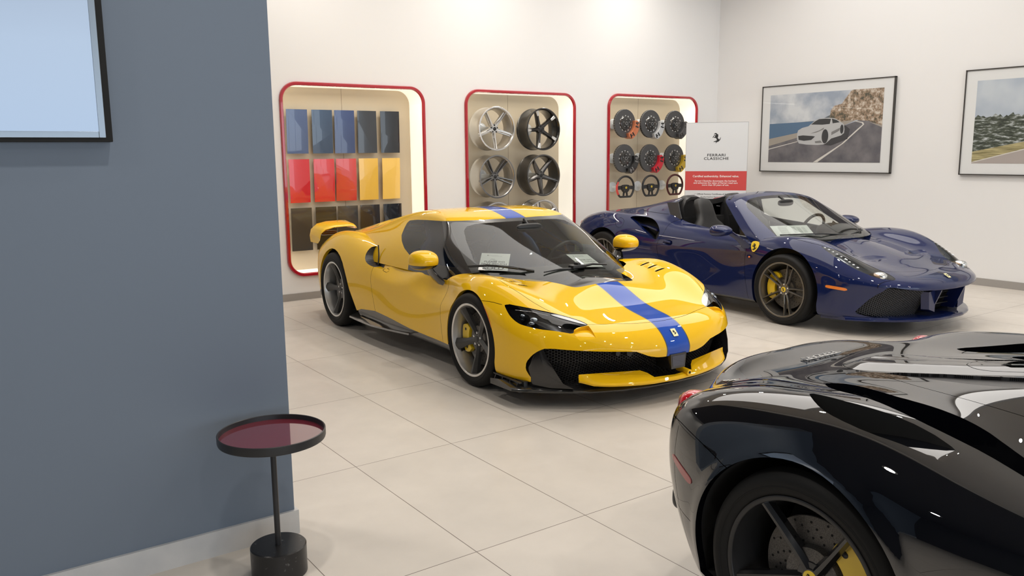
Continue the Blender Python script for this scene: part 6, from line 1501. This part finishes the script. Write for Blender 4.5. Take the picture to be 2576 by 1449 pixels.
    # metal script on the tail deck
    tx = text_surf('FERRARI', .046, .003, width=1.15, bold=.0006, spacing=1.15)
    M3 = np.stack([np.array([0, -1, 0]), np.array([-.04, 0, -1.0]), np.array([1.0, 0, .04])], 1)
    sc_ = put('tail_script', xf(tx, (-3.283, 0.0, .806), M3), mat('chrome', (0.8, 0.8, 0.8), .12, metal=1.0), t)
    put('script_bar', box(-3.262, -3.257, -.118, .118, .806, .810), mat('chrome'), sc_)
    put('cover_button', [xf(ellipsoid(.010, .010, .006), (-3.055, -.115, .826)), xf(ellipsoid(.010, .010, .006), (-2.985, .045, .833))], satin, t)
    put('diffuser_tip', xf(ellipsoid(.035, .06, .055, 3), (-3.36, -.70, .33)), satin, t)
    # cabin ahead of the engine, mostly outside the picture
    Cb = kcabin(); low, Cb = cut(Cb, Cb.V[:, 2]-.70); gl, top = cut(Cb, Cb.V[:, 2]-1.02); put('cabin_glass', gl, mat('tinted_glass', (0.01, 0.012, 0.014), .03, coat=1.0), t); put('cabin_roof', top, blk_p, t)
    for sd in (-1, 1):
        sp = star5(.030, .262, .042, .024, .062, .012, .04, .35, a0=270, mid=.030)
        w = car_wheel('wheel', t, (0, sd*.955, .335), sd, .335, .265, .255, sp, blackg, blackg, blackg, .050, .060, silver, capy, (130, 215), nut_r=.0)
        w = car_wheel('wheel', t, (-2.65, sd*.962, .353), sd, .353, .34, .270, sp, satin, satin, blackg, .055, .065, satin, capy, (-8, 62), nut_r=.0, disc_r=.190)
    return t
KC = black_car()
# ------------------------------------------------------------------ printed sheets inside the cars
def sheet(name, label, cat, pose, TL, TR, BR, BL, down, texts, group=None, pic=False):
    """sheet through traced corner points (car coordinates); lettering follows its plane"""
    TL, TR, BR, BL = [np.array(p, float) for p in (TL, TR, BR, BL)]; u = (TR-TL+BR-BL)/2; w = np.linalg.norm(u); u /= w; d = (BL-TL+BR-TR)/2; d = d-(d@u)*u; d /= np.linalg.norm(d); h = down
    n = np.cross(u, -d); n /= np.linalg.norm(n); c = (TL+TR)/2; M = np.stack([u, -n, -d], 1)
    off = -n*.020 if n[2] > 0 else n*.020
    Z = rotz(pose[1]); P0 = np.array(pose[0]); c = c+off
    t = thing(name, label, cat, tuple(P0+Z@c), 0, group); Mw = Z@M
    put('paper', xf(box(-w/2, w/2, 0, .0008, -h, 0), (0, 0, 0), Mw), paper, t)
    for s_, x, z, sz, bold, m in texts: put('printed_text', xf(text_surf(s_, sz, .0003, 'CENTER', 1.25, bold), Mw@np.array([x, -.0006, -z]), Mw), m, t)
    return t, Mw, w, h
grey_ink = mat('grey_ink', (.30, .30, .30), .6)
t, Mw, w, h = sheet('window_sign', 'white sold notice propped behind the yellow coupe\'s windscreen, passenger side', 'sign', POSE['y'], (-.474, -.557, .911), (-.346, -.373, .900), (-.167, -.498, .803), (-.318, -.666, .806), .235,
    [('PLEASE DO', 0, .118, .026, .0006, ink), ('NOT TOUCH', 0, .148, .026, .0006, ink), ('SOLD', 0, .205, .052, .0016, ink), ('please ask a member', -.02, .030, .008, 0, grey_ink), ('of our team for help', .01, .041, .008, 0, grey_ink)])
put('horse_print', xf(horse(.016), Mw@np.array([-w*.27, -.0006, -.033]), Mw), ink, t); put('horse_print', xf(horse(.15, .0001), Mw@np.array([.0, -.0001, -.145]), Mw), mat('pale_ink', (.62, .62, .62), .6), t)
t, Mw, w, h = sheet('window_sign', 'white do-not-touch notice lying on the yellow coupe\'s dashboard, driver side', 'sign', POSE['y'], (-.203, .073, .874), (-.230, .291, .868), (-.001, .261, .787), (-.027, .052, .810), .225,
    [('PLEASE DO', 0, .100, .026, .0003, grey_ink), ('NOT TOUCH', 0, .132, .026, .0003, grey_ink), ('please ask a member', .0, .030, .008, 0, grey_ink), ('of our team for help', .0, .041, .008, 0, grey_ink)])
put('horse_print', xf(horse(.016), Mw@np.array([-w*.27, -.0006, -.033]), Mw), ink, t)
t, Mw, w, h = sheet('information_sheet', 'white specification sheet with small print behind the blue car\'s windscreen', 'sheet', POSE['b'], (-.413, -.602, .917), (-.286, -.260, .926), (-.067, -.331, .835), (-.296, -.693, .837), .200, [])
P = []
for cx, n_ in ((-.085, 9), (.03, 8), (.085, 8), (.135, 8)):
    for k in range(n_): P.append(box(cx-.035*(1.3 if n_ == 9 else .5), cx+.035*(1.3 if n_ == 9 else .5), -.0008, 0, -.045-.014*k, -.042-.014*k))
P.append(box(-.12, -.02, -.0008, 0, -.024, -.019)); put('small_print', [xf(q, rot=Mw) for q in P], grey_ink, t)
c, s_ = math.cos(POSE['y'][1]), math.sin(POSE['y'][1])
def yp(x, y, z): v = rotz(POSE['y'][1])@np.array([x, y, z])+np.array(POSE['y'][0]); return tuple(v)
t = thing('window_sticker', 'pale yellow and green price label inside the yellow coupe\'s far door window', 'sticker', yp(-.60, .560, .815), POSE['y'][1])
put('label_sheet', box(-.145, .14, -.001, .001, -.05, .060), mat('pale_green_paper', (.55, .66, .48), .6), t); put('yellow_patch', box(-.14, -.03, -.002, -.001, -.01, .06), mat('pale_yellow_paper', (.75, .72, .36), .6), t)
put('label_print', [box(-.12+.0*k, -.05, -.003, -.002, .045-.014*k, .049-.014*k) for k in range(4)]+[box(0, .13, -.003, -.001, .05-.013*k, .053-.013*k) for k in range(8)], grey_ink, t)
